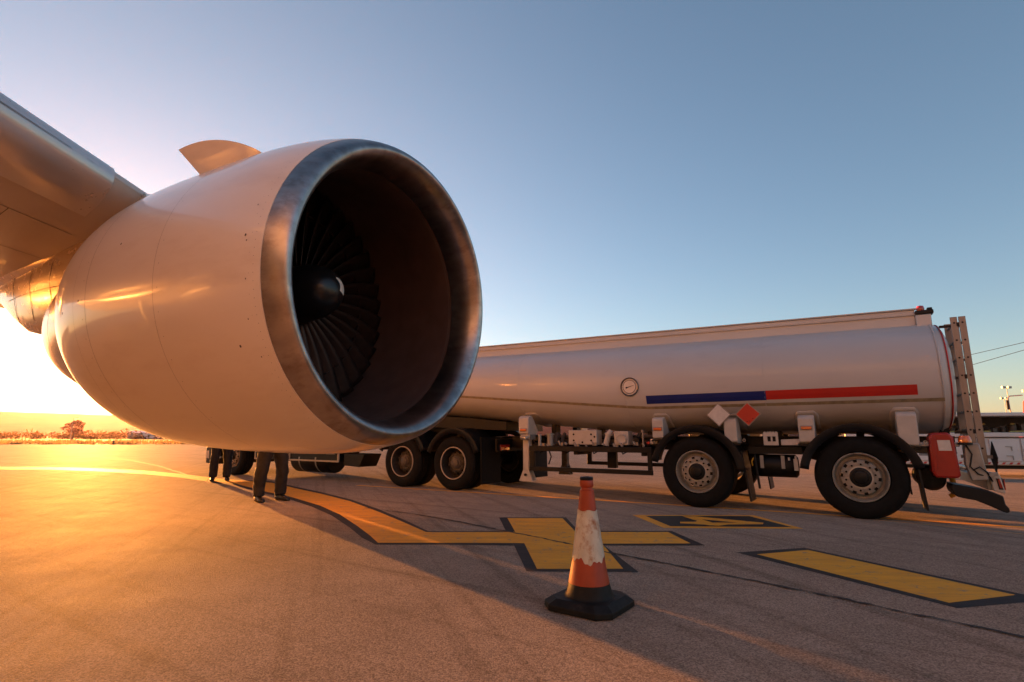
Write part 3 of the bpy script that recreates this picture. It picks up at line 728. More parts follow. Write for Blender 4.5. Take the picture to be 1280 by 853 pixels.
# ---------------- fuselage behind the viewer: its flank lights the engine
FY, FZ, FR = -9.4, 4.35, 2.82
def fus(d, r, t): return (d, FY + r * math.cos(t), FZ + r * math.sin(t) + (max(0, -d - 12) * .09 if d < -12 else 0) - (max(0, d - 11) ** 2 * .012 if d > 11 else 0))
pr = [(-34, .2), (-30, .9), (-24, 1.9), (-18, 2.6), (-12, FR), (0, FR), (11, FR), (14, 2.62), (16.5, 2.1), (18.3, 1.4), (19.2, .7), (19.5, .02)]
b = MB(); b.lathe(pr, fus, 64); fu = b.build('fuselage', M['white_in'], air, smooth=50)
b = MB()
for k in range(38):
    x = -9 + k * .53
    if abs(x - 5) < .8: continue
    for s in (1, -1):
        q = [fus(x + .11 * math.cos(a), FR + .004, (PI / 2 - s * PI / 2) + s * (.30 + .06 * math.sin(a))) for a in [j * PI / 6 for j in range(12)]]
        b.add(q, [tuple(range(12))])
b.build('window', M['glass'], fu, smooth=0)
b = MB()
for s in (1, -1):
    pts = [(4.55, -.12), (5.45, -.12), (5.45, .52), (4.55, .52)]
    for i in range(4):
        (xa, ta), (xb, tb) = pts[i], pts[(i + 1) % 4]; dx, dt = (.02, 0) if xa == xb else (0, .008)
        q = [(xa - dx, ta - dt), (xb + dx, tb - dt) if dx == 0 else (xb - dx, tb), (xb + dx, tb + dt), (xa + dx, ta + dt) if dx else (xa, ta + dt)]
        q = [(xa - dx, ta - dt), (xb - dx, tb - dt), (xb + dx, tb + dt), (xa + dx, ta + dt)]
        b.add([fus(x, FR + .005, (PI / 2 - s * PI / 2) + s * t) for x, t in q], [(0, 1, 2, 3)])
b.build('door_outline', M['seam'], fu, smooth=0)
b = MB(); b.lathe([(-6, .05), (-5, 1.0), (-3, 1.25), (2, 1.25), (4, 1.0), (5, .05)], lambda d, r, t: (d - 5, FY + r * 1.9 * math.cos(t), 2.35 + r * .75 * math.sin(t)), 40)
b.build('belly_fairing', M['white_in'], air, smooth=60)
# main gear under the body, out of the picture to the left and behind
for xx in (-10.2, -8.8):
    for yy in (-6.1, -5.2):
        b = MB(); b.lathe([(-.2, .25), (-.2, .5), (-.14, .6), (.14, .6), (.2, .5), (.2, .25)], lambda d, r, t: (xx + r * math.cos(t), yy + d, .6 + r * math.sin(t)), 32)
        b.build('main_wheel', M['rubber'], air)
b = MB(); b.tube([(-9.5, -5.65, .6), (-9.5, -5.65, 3.6)], .16, 14); b.tube([(-10.2, -5.65, .6), (-8.8, -5.65, .6)], .12, 10); b.build('gear_leg', M['grey_metal'], air)
# ================================================================== TANKER SEMI-TRAILER (local x forward, y = -depth, z up)
TP = (4.299, 6.657, 0); TR = math.atan2(.5398, -.8418)
tr = empty('tanker_trailer', TP, TR, 'pale tanker trailer with blue and red stripe, gauge and hazard placards', 'tanker trailer')
def T(s, w, z): return (s, -w, z)
class TB(MB):
    def b(s, s0, s1, w0, w1, z0, z1): return s.box(s0, s1, -w1, -w0, z0, z1)
    def t(s, path, r, n=10): return s.tube([T(*p) for p in path], r, n)
def zb(s): return 1.03 if s < 2.9 else 1.03 + .085 * (min(s, 7.6) - 2.9)
def zt(s): return 2.50 + .02 * (s + 1)
HW, WC, EX = 1.21, 1.23, 2.5
def sec(s, t, k=1.):
    zc = (zb(s) + zt(s)) / 2; hh = (zt(s) - zb(s)) / 2
    c, q = math.cos(t), math.sin(t)
    w = WC + HW * k * math.copysign(abs(c) ** (2 / EX), c); z = zc + hh * (k if k > .8 else k) * math.copysign(abs(q) ** (2 / EX), q)
    return T(s, w, z)
def surf(s, z, off=0):
    zc = (zb(s) + zt(s)) / 2; hh = (zt(s) - zb(s)) / 2; f = min(.999, abs((z - zc) / hh))
    return WC - HW * (1 - f ** EX) ** (1 / EX) - off
NT = 72
def tring(s, k=1., sref=None):
    """k shrinks the section for the domed ends"""
    q = []
    for j in range(NT + 1):
        t = j / NT * 2 * PI; p = sec(sref if sref is not None else s, t, 1.); zc = (zb(sref if sref is not None else s) + zt(sref if sref is not None else s)) / 2
        q.append((s, -WC + (p[1] + WC) * k, zc + (p[2] - zc) * k))
    return q
rows = []
for x, k in ((-1.13, .02), (-1.125, .3), (-1.11, .55), (-1.08, .78), (-1.04, .90), (-1.0, .95), (-.95, .98), (-.88, .996)): rows.append(tring(x, k, -.8))
SS = [-.8 + .3 * i for i in range(40)]
for s in SS: rows.append(tring(s))
for x, k in ((11.0, .996), (11.07, .98), (11.13, .94), (11.2, .85), (11.25, .6), (11.28, .3), (11.29, .02)): rows.append(tring(x, k, 10.9))
b = TB(); b.grid(rows); tank = b.build('tank', M['tank'], tr, smooth=50)
# raised end ring and red piping round the rear dome
b = TB(); b.tube(tring(-.93, .992, -.8), .012, 8, cap=False); b.build('rim_weld', M['tank'], tank)
b = TB(); b.tube(tring(-1.01, .951, -.8), .008, 8, cap=False); b.build('red_piping', M['red'], tank)
for s in (1.0, 3.0, 5.0, 7.0, 9.0):   # faint circumferential welds
    b = TB(); q = [Vector(p) for p in tring(s, 1.0008)]; b.tube(q, .0028, 6, cap=False); b.build('weld_seam', M['tank'], tank)
def band(name, m, s0, s1, zf, hgt, off=.003, n=40, parent=None, end_slant=0):
    b = TB(); rows = []
    for j in range(3):
        row = []
        for i in range(n + 1):
            s = s0 + (s1 - s0) * i / n; z = zf(s) + hgt * (j / 2 - .5); row.append(T(s, surf(s, z, off), z))
        rows.append(row)
    b.grid(rows); return b.build(name, m, parent or tank, smooth=0)
bz = lambda s: 1.43 if s < 2.7 else (1.43 + .088 * (min(s, 7.6) - 2.7) - (0 if s > 3.1 else .0))
band('olive_band', M['band'], -.93, 10.9, bz, .040, .002)
band('blue_stripe', M['blue'], .985, 2.67, lambda s: 1.552, .125, .0035)
band('red_stripe', M['red'], -.68, .985, lambda s: 1.555, .122, .0035)
# dial gauge on the flank
g_ = empty('dial_gauge', (0, 0, 0)); g_.parent = tr
gs, gz = 2.92, 1.765; gw = surf(gs, gz)
def gr(d, r, t): return (gs + r * math.cos(t), -(gw - d), gz + r * math.sin(t))
b = TB(); b.lathe([(-.03, .148), (.018, .148), (.024, .142), (.020, .132), (.0, .128), (-.03, .128)], gr, 40); b.build('bezel', M['gauge_ring'], g_)
b = TB(); b.lathe([(.004, .127), (.007, .104), (.012, .100), (.012, .001)], gr, 40); b.build('face', M['gauge'], g_)
b = TB(); b.lathe([(.0125, .108), (.0165, .104), (.0125, .100)], gr, 40); b.build('inner_ring', M['gauge_ring'], g_)
b = TB(); dv = Vector((-.96, 0, .27)).normalized(); c_ = Vector((gs, -gw - .0 + 0, gz)); c_.y = -(gw - .016)
b.tube([c_ + dv * -.045, c_ + dv * .08], [.007, .002], 6); b.tube([c_ + dv * -.048 + Vector((0, .004, 0)), c_ + dv * -.048 - Vector((0, .004, 0))], .013, 10); b.build('needle', M['black'], g_)
# top walkway coaming
b = TB(); rows = []
for w0, w1, zo, z1 in ((.50, .56, -.10, .225),):
    b2 = []
for side in (0, 1):
    W0, W1 = (.52, .56) if side == 0 else (2 * WC - .56, 2 * WC - .52)
    V = []
    for s in (-.80, 10.8): V += [T(s, W0, zt(s) - .12), T(s, W1, zt(s) - .12), T(s, W1, zt(s) + .12), T(s, W0, zt(s) + .12)]
    b.add(V, [(0, 1, 2, 3), (4, 7, 6, 5), (0, 4, 5, 1), (1, 5, 6, 2), (2, 6, 7, 3), (3, 7, 4, 0)])
b.build('walkway_coaming', M['tank'], tr, bevel=.008)
b = TB()
for s in (-.80, 10.8): pass
V = []
for s in (-.82, 10.8): V += [T(s, .495, zt(s) + .045), T(s, .535, zt(s) + .045), T(s, .535, zt(s) + .065), T(s, .495, zt(s) + .065)]
b.add(V, [(0, 1, 2, 3), (4, 7, 6, 5), (0, 4, 5, 1), (1, 5, 6, 2), (2, 6, 7, 3), (3, 7, 4, 0)])
V = []
for s in (-.82, 10.8): V += [T(s, .50, zt(s) + .122), T(s, .58, zt(s) + .122), T(s, .58, zt(s) + .138), T(s, .50, zt(s) + .138)]
b.add(V, [(0, 1, 2, 3), (4, 7, 6, 5), (0, 4, 5, 1), (1, 5, 6, 2), (2, 6, 7, 3), (3, 7, 4, 0)])
b.build('coaming_rail', M['cream'], tr)
b = TB(); b.b(-.96, -.80, .47, .62, zt(-1) - .12, zt(-1) + .045); b.build('vent_box', M['tank'], tr, bevel=.01)
b = TB(); b.b(-.99, -.80, .46, .62, zt(-1) + .05, zt(-1) + .10); b.b(-.985, -.93, .50, .6, zt(-1) + .10, zt(-1) + .135); l = b.build('marker_bracket', M['black'], tr, bevel=.008)
b = TB(); cs = T(-.865, .53, zt(-1) + .135); b.lathe([(-.03, .04), (.0, .045), (.03, .036), (.042, .0)], lambda d, r, t: (cs[0] + r * math.cos(t), cs[1] + r * math.sin(t), cs[2] + d), 16); b.build('lamp', M['red_lens'], l)
for s in (1.5, 4.2, 7.0, 9.8):
    b = TB(); b.lathe([(0, .28), (.08, .28), (.10, .25), (.10, .0)], lambda d, r, t: (s + r * math.cos(t), -WC + r * math.sin(t), zt(s) - .01 + d), 28); b.build('manhole_cover', M['alu'], tr)

# chassis
b = TB()
for w in (.78, 1.62):
    b.b(-1.05, 5.6, w, w + .06, .80, .99); b.b(-1.05, 5.6, w - .03, w + .09, .985, 1.0); b.b(-1.05, 5.6, w - .03, w + .09, .785, .80)
for s in (-.9, .5, 1.4, 2.6, 3.8, 5.0): b.b(s, s + .07, .84, 1.62, .83, .96)
b.build('chassis_frame', M['black_metal'], tr)
for s in (-1.0, -.1, .9, 1.9, 2.8, 3.7, 4.6):
    for w in (.70, 1.58): b = TB(); b.b(s, s + .09, w, w + .18, .98, 1.28); b.build('tank_saddle', M['black_metal'], tr)
b = TB(); b.prism([(5.55, 1.10), (7.9, 1.20), (7.9, 1.46), (6.4, 1.36), (5.55, 1.27)], 'y', -1.90, -.50); b.build('coupling_plate', M['black_metal'], tr, bevel=.01)

def wheel(parent, s, w, side, kind, r=.5, wd=.36, name='wheel'):
    """side +1 faces the viewer (outer face at w), kind: 'flat' trailer face or 'dish' for the inset twin wheels"""
    e = empty(name, (0, 0, 0)); e.parent = parent
    def fr(d, rr, t): return T(s + rr * math.cos(t), w + side * d, r + rr * math.sin(t))
    b = TB(); pf = [(.035, .298), (.012, .315), (.0, .35), (-.004, .40), (.004, .44), (.022, .475), (.038, .487), (.045, .492)]
    x = .05
    while x < wd - .05:
        pf += [(x, .5), (x + .05, .5), (x + .051, .487), (x + .062, .487), (x + .063, .5)]; x += .066
    pf += [(wd - .04, .49), (wd - .01, .45), (wd, .38), (wd - .02, .31), (wd - .06, .295)]
    k = r / .5; pf = [(a_, c_ * k) for a_, c_ in pf]
    b.lathe(pf, fr, 72); b.build('tyre', M['rubber'], e, smooth=30)
    m1 = M['rim'] if kind == 'flat' else M['rim_dark']
    b = TB(); dd = 0 if kind == 'flat' else .13
    f0 = .045 if kind == 'flat' else .145
    b.lathe([(.030, .300), (.014, .298), (.008, .290), (.012, .283), (.03, .278), (f0 + .03, .266), (f0 + .06, .258), (f0 + .06, .228), (f0 + .01, .219), (f0 - .008, .214)], fr, 60)
    # disc with ten hand holes between the wheel nuts
    rr = [.214, .205, .182, .162, .135, .118]; dz = [f0 - .008, f0 - .022, f0 - .028, f0 - .032, f0 - .03, f0 - .03]; n = 60
    for i in range(5):
        for q in range(n):
            if i in (0, 1) and q % 6 in (0, 1): continue
            t0, t1 = q * 2 * PI / n, (q + 1) * 2 * PI / n
            b.add([fr(dz[i], rr[i], t0), fr(dz[i], rr[i], t1), fr(dz[i + 1], rr[i + 1], t1), fr(dz[i + 1], rr[i + 1], t0)], [(0, 1, 2, 3)])
        b.build('rim', m1, e, smooth=40, fixn=False)
    b = TB(); b.lathe([(f0 + .03, .212), (f0 + .03, .1)], fr, 40); b.build('rim_backing', M['black'], e, smooth=0)
    if kind == 'dish':
        b = TB(); b.lathe([(.026, .303), (.006, .300), (.004, .292), (.010, .284), (.026, .281)], fr, 60); b.build('rim_flange', M['rim_edge'], e)
    b = TB()
    h0 = f0 - .032
    b.lathe([(h0, .118), (h0 - .02, .112), (h0 - .028, .10), (h0 - .028, .085), (h0 - .05, .078), (h0 - .058, .06), (h0 - .06, .001)], fr, 32)
    b.build('hub', M['black_metal'] if kind == 'flat' else M['rim_dark'], e)
    b = TB()
    for q in range(10):
        t = (q + .5) * 2 * PI / 10 + .1; c0_ = Vector(fr(f0 - .026, .158, t)); c1 = Vector(fr(f0 - .058, .158, t)); b.tube([c0_, c1], .0125, 6)
    b.build('wheel_nut', M['black_metal'] if kind == 'flat' else M['rim_dark'], e)
    return e
for s in (0, 1.967):
    wheel(tr, s, 0, 1, 'flat'); wheel(tr, s, 2.46, -1, 'flat')
    b = TB(); b.t([(s, .36, .5), (s, 2.10, .5)], .075, 14); b.b(s - .09, s + .09, .62, .84, .42, .62); b.b(s - .09, s + .09, 1.62, 1.84, .42, .62); b.build('axle', M['black_metal'], tr)
    for w in (.70, 1.70):
        b = TB(); b.lathe([(.60, .09), (.63, .13), (.69, .13), (.71, .11), (.77, .13), (.80, .09)], lambda d, r, t: T(s - .22 + r * math.cos(t), w + .06 + r * math.sin(t), d), 20); b.build('air_spring', M['rubber'], tr)
def guard(parent, s, a0, a1, r=.655, w0=-.02, w1=.44, hz=.5, flap=0, n=30, name='mudguard', far=False):
    b = TB(); rows = []
    for k in range(n + 1):
        a_ = R(a0 + (a1 - a0) * k / n); c, q = math.cos(a_), math.sin(a_)
        rows.append([T(s + r * c, w1, hz + r * q), T(s + r * c, w0, hz + r * q), T(s + (r - .10) * c, w0 - .006, hz + (r - .10) * q)])
    b.grid(rows); o = b.build(name, M['black'], parent, smooth=50, solid=.012)
    return o
guard(tr, 1.967, 12, 178); guard(tr, 0, 8, 168)
guard(tr, 1.967, 20, 170, w0=2.02, w1=2.48); guard(tr, 0, 12, 168, w0=2.02, w1=2.48)
def flap(parent, s0, z0, s1, z1, w0, w1, mm='black'):
    b = TB(); b.prism([(s0, z0), (s0 - .022, z0), (s1 - .022, z1), (s1, z1)], 'y', -w1, -w0); return b.build('mud_flap', M[mm], parent, smooth=0)
b_ = flap(tr, 1.36, .80, 1.285, .13, 0, .42); flap(tr, -.575, .63, -.61, .15, 0, .42); flap(tr, 1.36, .8, 1.285, .13, 2.04, 2.46); flap(tr, -.575, .63, -.61, .15, 2.04, 2.46)
b = TB(); b.t([(1.20, .1, .74), (1.165, .1, .30)], .016, 8); b.build('flap_stay', M['black'], tr)

# white support brackets with marker lamps
def bracket(s, lamp, zl=1.0, ztop=1.31, hw=.095):
    e = empty('support_bracket', (0, 0, 0)); e.parent = tr
    for sd, wm in ((1, 0), (-1, 2 * WC)):
        f = lambda w: wm + sd * w
        b = TB(); b.prism([(-f(.12), ztop), (-f(.03), ztop - .02), (-f(.0), ztop - .05), (-f(.0), zl), (-f(.05), zl - .03), (-f(.30), zl - .03), (-f(.34), zl + .05), (-f(.22), ztop - .1)], 'x', s - hw, s + hw)
        b.build('box', M['cream'], e, bevel=.012)
        if sd == 1:
            b = TB(); rows = []
            for j in range(9):
                z = ztop + .05 - (ztop - zl) * .75 * j / 8; hh = hw + .05 - (.05 if j == 0 else .015 if j == 1 else 0)
                rows.append([T(s + hh * (q / 4 - 1), surf(s, z, .010), z) for q in range(9)])
            b.grid(rows); b.build('backing_plate', M['tank'], e, smooth=60, solid=.008)
            b = TB(); b.b(s - .085, s + .085, .62, .78, .90, 1.0); b.b(s - .11, s + .11, .03, .80, zl - .055, zl - .032); b.build('outrigger', M['black_metal'], e)
            if lamp:
                b = TB(); b.b(s - .062, s + .062, -.022, .0, 1.085, 1.128); b.build('lamp', M['orange_lens'], e, bevel=.012)
                b = TB(); b.b(s - .074, s + .074, -.004, .004, 1.075, 1.138); b.build('lamp_base', M['grey_metal'], e, bevel=.006)
bracket(4.87, True, 1.05, 1.36, .10); bracket(2.50, True, .98, 1.29, .085); bracket(1.47, False, .93, 1.27, .085); bracket(.535, True, .93, 1.28); bracket(-.53, False, .90, 1.30, .10)
b = TB()
for s, z in ((2.36, .945), (1.30, .945), (.41, .935), (-.68, .93)): b.lathe([(-.006, .022), (-.016, .022), (-.016, .012), (-.006, .012)], lambda d, r, t: T(s + r * math.cos(t), d, z + r * math.sin(t)), 18); 
b.build('lashing_ring', M['alu'], tr)

# underrun guards both sides
for wn, s0, s1 in ((.03, 2.62, 4.77), (2.38, 2.62, 4.77)):
    e = empty('side_guard', (0, 0, 0)); e.parent = tr
    b = TB(); b.b(s0, s1, wn, wn + .05, .75, .835); b.b(s0, s1, wn, wn + .05, .42, .49); b.build('rail', M['black_metal'], e, bevel=.006)
    for q in ((s1 - .10, s1 - .005, wn + .004, wn + .046, .491, .749), (s0 + .005, s0 + .07, wn + .004, wn + .046, .491, .749), (s0 + 1.25, s0 + 1.33, wn + .052, wn + .6, .70, .80), (s0 + .1, s0 + .18, wn + .052, wn + .6, .70, .80)):
        b = TB(); b.b(*q); b.build('post', M['black_metal'], e, bevel=.004)
b = TB(); b.b(3.50, 3.66, .80, .90, .46, .80); b.build('drop_bracket', M['black_metal'], tr, bevel=.01)

# landing legs
for w, fc in ((.06, 'cream'), (1.9, 'rim_dark')):
    e = empty('landing_leg', (0, 0, 0)); e.parent = tr; s = 4.86 if w < 1 else 5.06
    b = TB(); b.b(s - .06, s + .06, w, w + .12, .40, 1.02); b.build('outer_tube', M[fc], e, bevel=.012)
    b = TB(); b.prism([(s - .05, .44), (s + .05, .44), (s + .13, .25), (s - .13, .25)], 'y', -w - .02, -w); b.prism([(s - .05, .44), (s + .05, .44), (s + .13, .25), (s - .13, .25)], 'y', -w - .14, -w - .12); b.b(s - .13, s + .13, w, w + .14, .235, .25)
    b.build('foot', M[fc], e)
    b = TB(); b.tube([T(s, w - .03, .345), T(s, w + .15, .345)], .022, 12); b.build('pivot_bolt', M['black'], e)
    b = TB(); b.b(s - .02, s + .02, w + .12, w + .78, .86, .92); b.t([(s - .1, w + .06, .95), (s - .24, w + .05, .80)], .012, 8); b.build('brace', M['black_metal'], e)
b = TB(); b.t([(4.92, .0, .98), (4.80, -.03, .96), (4.76, .03, 1.0)], .03, 10); b.b(4.74, 4.93, .0, .2, .94, 1.03); b.build('gearbox', M['grey_metal'], tr, bevel=.01)

# valve cabinets, filters, pipes and cocks over the side guard
b = TB(); b.b(3.58, 4.10, .20, .42, .86, 1.10); vc = b.build('valve_cabinet', M['cream'], tr, bevel=.012)
b = TB()
for s, z in ((3.68, .93), (3.68, 1.03), (3.62, .99), (4.0, .93), (4.0, 1.03), (3.84, .90)): b.tube([T(s, .202, z), T(s, .196, z)], .017, 12)
b.build('plug_hole', M['black'], vc)
b = TB(); b.b(3.04, 3.28, .20, .42, .86, 1.08); mc = b.build('meter_box', M['cream'], tr, bevel=.012)
b = TB(); b.lathe([(.0, .085), (-.02, .085), (-.028, .075), (-.02, .05), (-.02, .001)], lambda d, r, t: T(3.15 + r * math.cos(t), .2 + d, .955 + r * math.sin(t)), 26)
for q in range(6): c_ = T(3.15 + .066 * math.cos(q * PI / 3), .172, .955 + .066 * math.sin(q * PI / 3)); b.tube([c_, (c_[0], c_[1] + .014, c_[2])], .008, 8)
b.build('round_cover', M['cream'], mc)
b = TB(); b.t([(3.45, .26, .86), (3.40, .26, 1.03), (3.37, .3, 1.08)], .045, 16); b.t([(3.40, .26, 1.02), (3.393, .26, 1.045)], .062, 16); b.t([(3.46, .26, .855), (3.455, .26, .875)], .062, 16); b.build('delivery_pipe', M['cream'], tr)
b = TB(); b.lathe([(.0, .001), (0, .05), (.02, .062), (.1, .062)], lambda d, r, t: T(2.90 + r * math.cos(t), .16 + d, .93 + r * math.sin(t)), 22); b.build('filter_cap', M['black'], tr)
b = TB(); b.t([(2.78, .14, .82), (2.78, .14, 1.06)], .014, 8); b.t([(2.78, .14, 1.06), (2.78, .14, 1.10)], .024, 10); b.build('gauge_stem', M['alu'], tr)
b = TB(); b.t([(2.69, .12, .90), (2.69, .10, .90)], .02, 12); b.build('red_knob', M['red'], tr)
b = TB(); b.b(2.60, 2.66, .10, .2, .88, .96); b.t([(2.575, .1, .92), (2.575, .2, .92)], .035, 14); b.build('cream_valve', M['cream'], tr, bevel=.01)
b = TB()
for s, r_ in ((4.45, .055), (4.32, .035), (4.55, .03), (2.95, .03)):
    b.t([(s, .5, 1.04), (s, .42, .95), (s - .03, .35, .84)], r_, 12)
b.t([(2.7, .62, .9), (4.7, .62, .9)], .045, 14); b.t([(2.7, .5, 1.0), (4.7, .5, 1.0)], .025, 10); b.t([(3.0, .42, .80), (4.6, .42, .79)], .02, 8)
b.build('pipework', M['rim_dark'], tr)
b = TB(); b.t([(4.45, .2, 1.04), (4.45, .2, .84)], .055, 16); b.t([(4.45, .2, 1.045), (4.45, .2, 1.02)], .075, 18); b.t([(4.45, .2, .87), (4.45, .2, .845)], .075, 18); b.t([(4.60, .1, .84), (4.60, .1, 1.03)], .03, 12); b.build('vent_pipe', M['grey_metal'], tr)
b = TB()
for k in range(12):
    s = 2.75 + k * .165; w = .10 + .06 * math.sin(k * 2.3); z = .845 + .02 * math.sin(k * 1.7)
    b.t([(s, w, z), (s + .03, w, z + .05 + .02 * math.sin(k * 3))], .017 + .006 * math.sin(k), 8)
    if k % 2: b.b(s - .05, s + .02, w, w + .05, z - .01, z + .04)
b.build('drain_cock', M['alu'], tr)
b = TB()
for k in range(4):
    s = 4.5 - k * .5; b.t([(s, .3, .84), (s + .05, .22, .77), (s + .14, .2, .72), (s + .2, .26, .79)], .011, 8)
b.t([(4.42, .1, .76), (4.38, .1, .66), (4.44, .12, .53)], .012, 8)
b.build('hose', M['black'], tr)

# hazard placards
def placard(s, w, z, h, m, face='side'):
    b = TB(); b.prism([(s - h, z), (s, z - h), (s + h, z), (s, z + h)], 'y', -w - .004, -w + .004); o = b.build('hazard_placard', M['alu'], tr, smooth=0)
    hh = h * .9; b = TB(); b.prism([(s - hh, z), (s, z - hh), (s + hh, z), (s, z + hh)], 'y', -w + .0045, -w + .0065); b.build('face', m, o, smooth=0)
    return o
placard(1.61, -.015, 1.30, .165, M['placard_white']).__setitem__('label', 'plain whitish diamond placard')
o = placard(1.225, -.015, 1.30, .165, M['placard_red']); o['label'] = 'red diamond hazard placard'
b = TB()
for ds_, dz_ in ((.015, -.10), (-.012, -.095), (-.06, -.06)): c_ = T(1.225 + ds_, -.0225, 1.30 + dz_); b.tube([c_, (c_[0], c_[1] + .002, c_[2])], .007, 8)
b.build('small_mark', M['black'], o)
b = TB(); b.b(1.36, 1.48, -.010, .1, 1.285, 1.315); b.build('placard_clip', M['alu'], tr, bevel=.004)

# air reservoir, socket panel and hung boxes between the axles
b = TB(); b.lathe([(.68, .02), (.69, .11), (.72, .145), (1.24, .145), (1.27, .11), (1.28, .02)], lambda d, r, t: T(d, .30 + r * math.cos(t), .60 + r * 1.05 * math.sin(t)), 28); ar = b.build('air_reservoir', M['black_metal'], tr, smooth=50)
b = TB()
for s in (.86, 1.12): b.b(s - .022, s + .022, .148, .152, .57, .74)
b.build('strap', M['grey_metal'], ar)
b = TB(); b.b(.62, 1.28, .17, .78, .76, .86); b.build('hanger', M['black_metal'], tr)
b = TB(); rows = [(.885, 1.065, .885, 1.05)]
o2 = []
for (s0, s1, z0, z1) in ((.885, 1.065, .88, .925), (.885, 1.065, 1.0, 1.05), (.885, .915, .926, .999), (.955, .975, .926, .999), (1.015, 1.065, .926, .999)): b.b(s0, s1, .06, .09, z0, z1)
for k in range(5): b.t([(.905 + k * .035, .075, 1.05), (.905 + k * .035, .075, 1.064)], .009, 8)
b.b(.89, 1.06, .091, .10, .885, 1.045)
b.build('socket_panel', M['cream'], tr)
b = TB(); b.b(.905, 1.02, .088, .0905, .93, .995); b.build('socket_slot', M['black'], tr)
b = TB(); b.prism([(.66, .88), (.86, .88), (.86, .955), (.62, .965)], 'y', -.30, -.12); b.build('pale_box', M['placard_white'], tr, bevel=.006)
b = TB(); b.b(.68, .73, .12, .135, .55, .70); b.t([(.70, .12, .70), (.70, .12, .735)], .014, 8); b.t([(.78, .12, .68), (.78, .12, .72)], .014, 8); b.build('test_valve', M['cream'], tr)
b = TB(); b.t([(1.235, .12, .60), (1.24, .10, .66), (1.22, .1, .70), (1.19, .12, .72)], .009, 8); b.build('yellow_hose', M['yellow'], tr)

# rear gear
b = TB(); b.prism([(-.705, .60), (-.715, .98), (-.745, 1.04), (-.90, 1.045), (-.945, .99), (-.965, .56), (-.94, .525), (-.735, .525)], 'y', -.27, .0); rb = b.build('extinguisher_box', M['redbox'], tr, bevel=.025, segs=3)
b = TB(); b.prism([(-.728, .60), (-.733, .97), (-.752, 1.0), (-.775, 1.0), (-.76, .6)], 'y', .0005, .012); b.build('moulded_rib', M['redbox'], rb, bevel=.004)
b = TB(); b.prism([(-.795, .835), (-.79, .955), (-.905, .955), (-.915, .835)], 'y', .001, .004); b.build('pale_sticker', M['placard_white'], rb, smooth=0)
b = TB(); b.b(-.95, -.45, .30, .80, .80, .92); b.b(-1.0, -.60, .06, .30, .88, .93); b.build('rear_cross_member', M['cream'], tr, bevel=.01)
b = TB(); b.lathe([(-.06, .001), (-.05, .12), (-.02, .145), (.6, .145)], lambda d, r, t: T(-.72 + r * math.cos(t), .36 + d, .50 + r * math.sin(t)), 28); b.build('rear_reservoir', M['black_metal'], tr)
b = TB(); b.prism([(-1.04, .92), (-1.17, .92), (-1.21, .52), (-1.06, .50), (-1.02, .70)], 'y', -.16, -.06); b.build('rear_plate', M['grey_metal'], tr, bevel=.01)
b = TB(); b.lathe([(.93, .062), (.965, .062), (1.005, .045), (1.02, .0)], lambda d, r, t: T(-1.045 + r * math.cos(t), .04 + r * math.sin(t), d), 22); bl = b.build('beacon', M['orange_lens'], tr)
b = TB(); b.lathe([(.90, .05), (.905, .068), (.929, .068)], lambda d, r, t: T(-1.045 + r * math.cos(t), .04 + r * math.sin(t), d), 22); b.build('beacon_base', M['black'], bl)
b = TB(); b.b(-1.30, -1.12, .10, .13, .555, .60); b.t([(-1.24, .05, .575), (-1.24, 2.40, .575)], .028, 12); b.b(-1.30, -1.20, .16, 2.3, .40, .52); b.build('rear_underrun_bar', M['grey_metal'], tr, bevel=.004)
for w in (.10, 2.10):
    b = TB(); b.prism([(-1.22, .57), (-1.31, .575), (-1.335, .40), (-1.33, .37), (-1.24, .40)], 'y', -w - .26, -w + .0); tl = b.build('tail_lamp', M['cream'], tr, bevel=.008)
    b = TB(); b.prism([(-1.272, .535), (-1.300, .535), (-1.322, .415), (-1.285, .415)], 'y', -w + .0005, -w + .006); b.build('bezel', M['black'], tl)
    b = TB(); b.prism([(-1.285, .525), (-1.300, .52), (-1.318, .43), (-1.293, .43)], 'y', -w + .0065, -w + .012); b.build('lens', M['red_lens'], tl)
    b = TB(); b.b(-1.345, -1.336, w + .02, w + .24, .41, .53); b.build('lens', M['red_lens'], tl)
# curved black deflector hanging below the tail
b = TB(); oA = [(-.875, .46), (-.865, .40), (-.875, .355), (-.91, .32), (-.97, .305), (-1.06, .29), (-1.18, .235), (-1.27, .185), (-1.31, .17), (-1.335, .185), (-1.335, .22), (-1.31, .26), (-1.30, .35), (-1.22, .385), (-1.10, .42), (-1.0, .44)]
b.prism(oA, 'y', -.48, -.03); b.build('tail_deflector', M['black'], tr, bevel=.01)
b = TB(); b.b(-1.31, -1.03, .30, .36, .745, .785); b.build('placard_arm', M['grey_metal'], tr)
b = TB(); b.prism([(-.31 - .18, .76), (-.31, .76 - .18), (-.31 + .18, .76), (-.31, .76 + .18)], 'x', -1.325, -1.315); b.build('rear_placard', M['cone_bk'], tr, smooth=0)
b = TB(); b.t([(-1.05, .05, .9), (-1.09, .04, .8), (-1.06, .05, .66), (-1.12, .05, .58), (-1.2, .08, .55)], .008, 8); b.t([(-1.08, .05, .62), (-1.14, .03, .66), (-1.2, .05, .6), (-1.24, .09, .5)], .007, 8); b.build('cable_loom', M['black'], tr)
b = TB(); b.t([(-.93, .62, .56), (-.95, .62, .48), (-.955, .62, .36), (-.935, .62, .29), (-.90, .62, .275)], .03, 10); b.build('yellow_drain_spout', M['yellow'], tr)
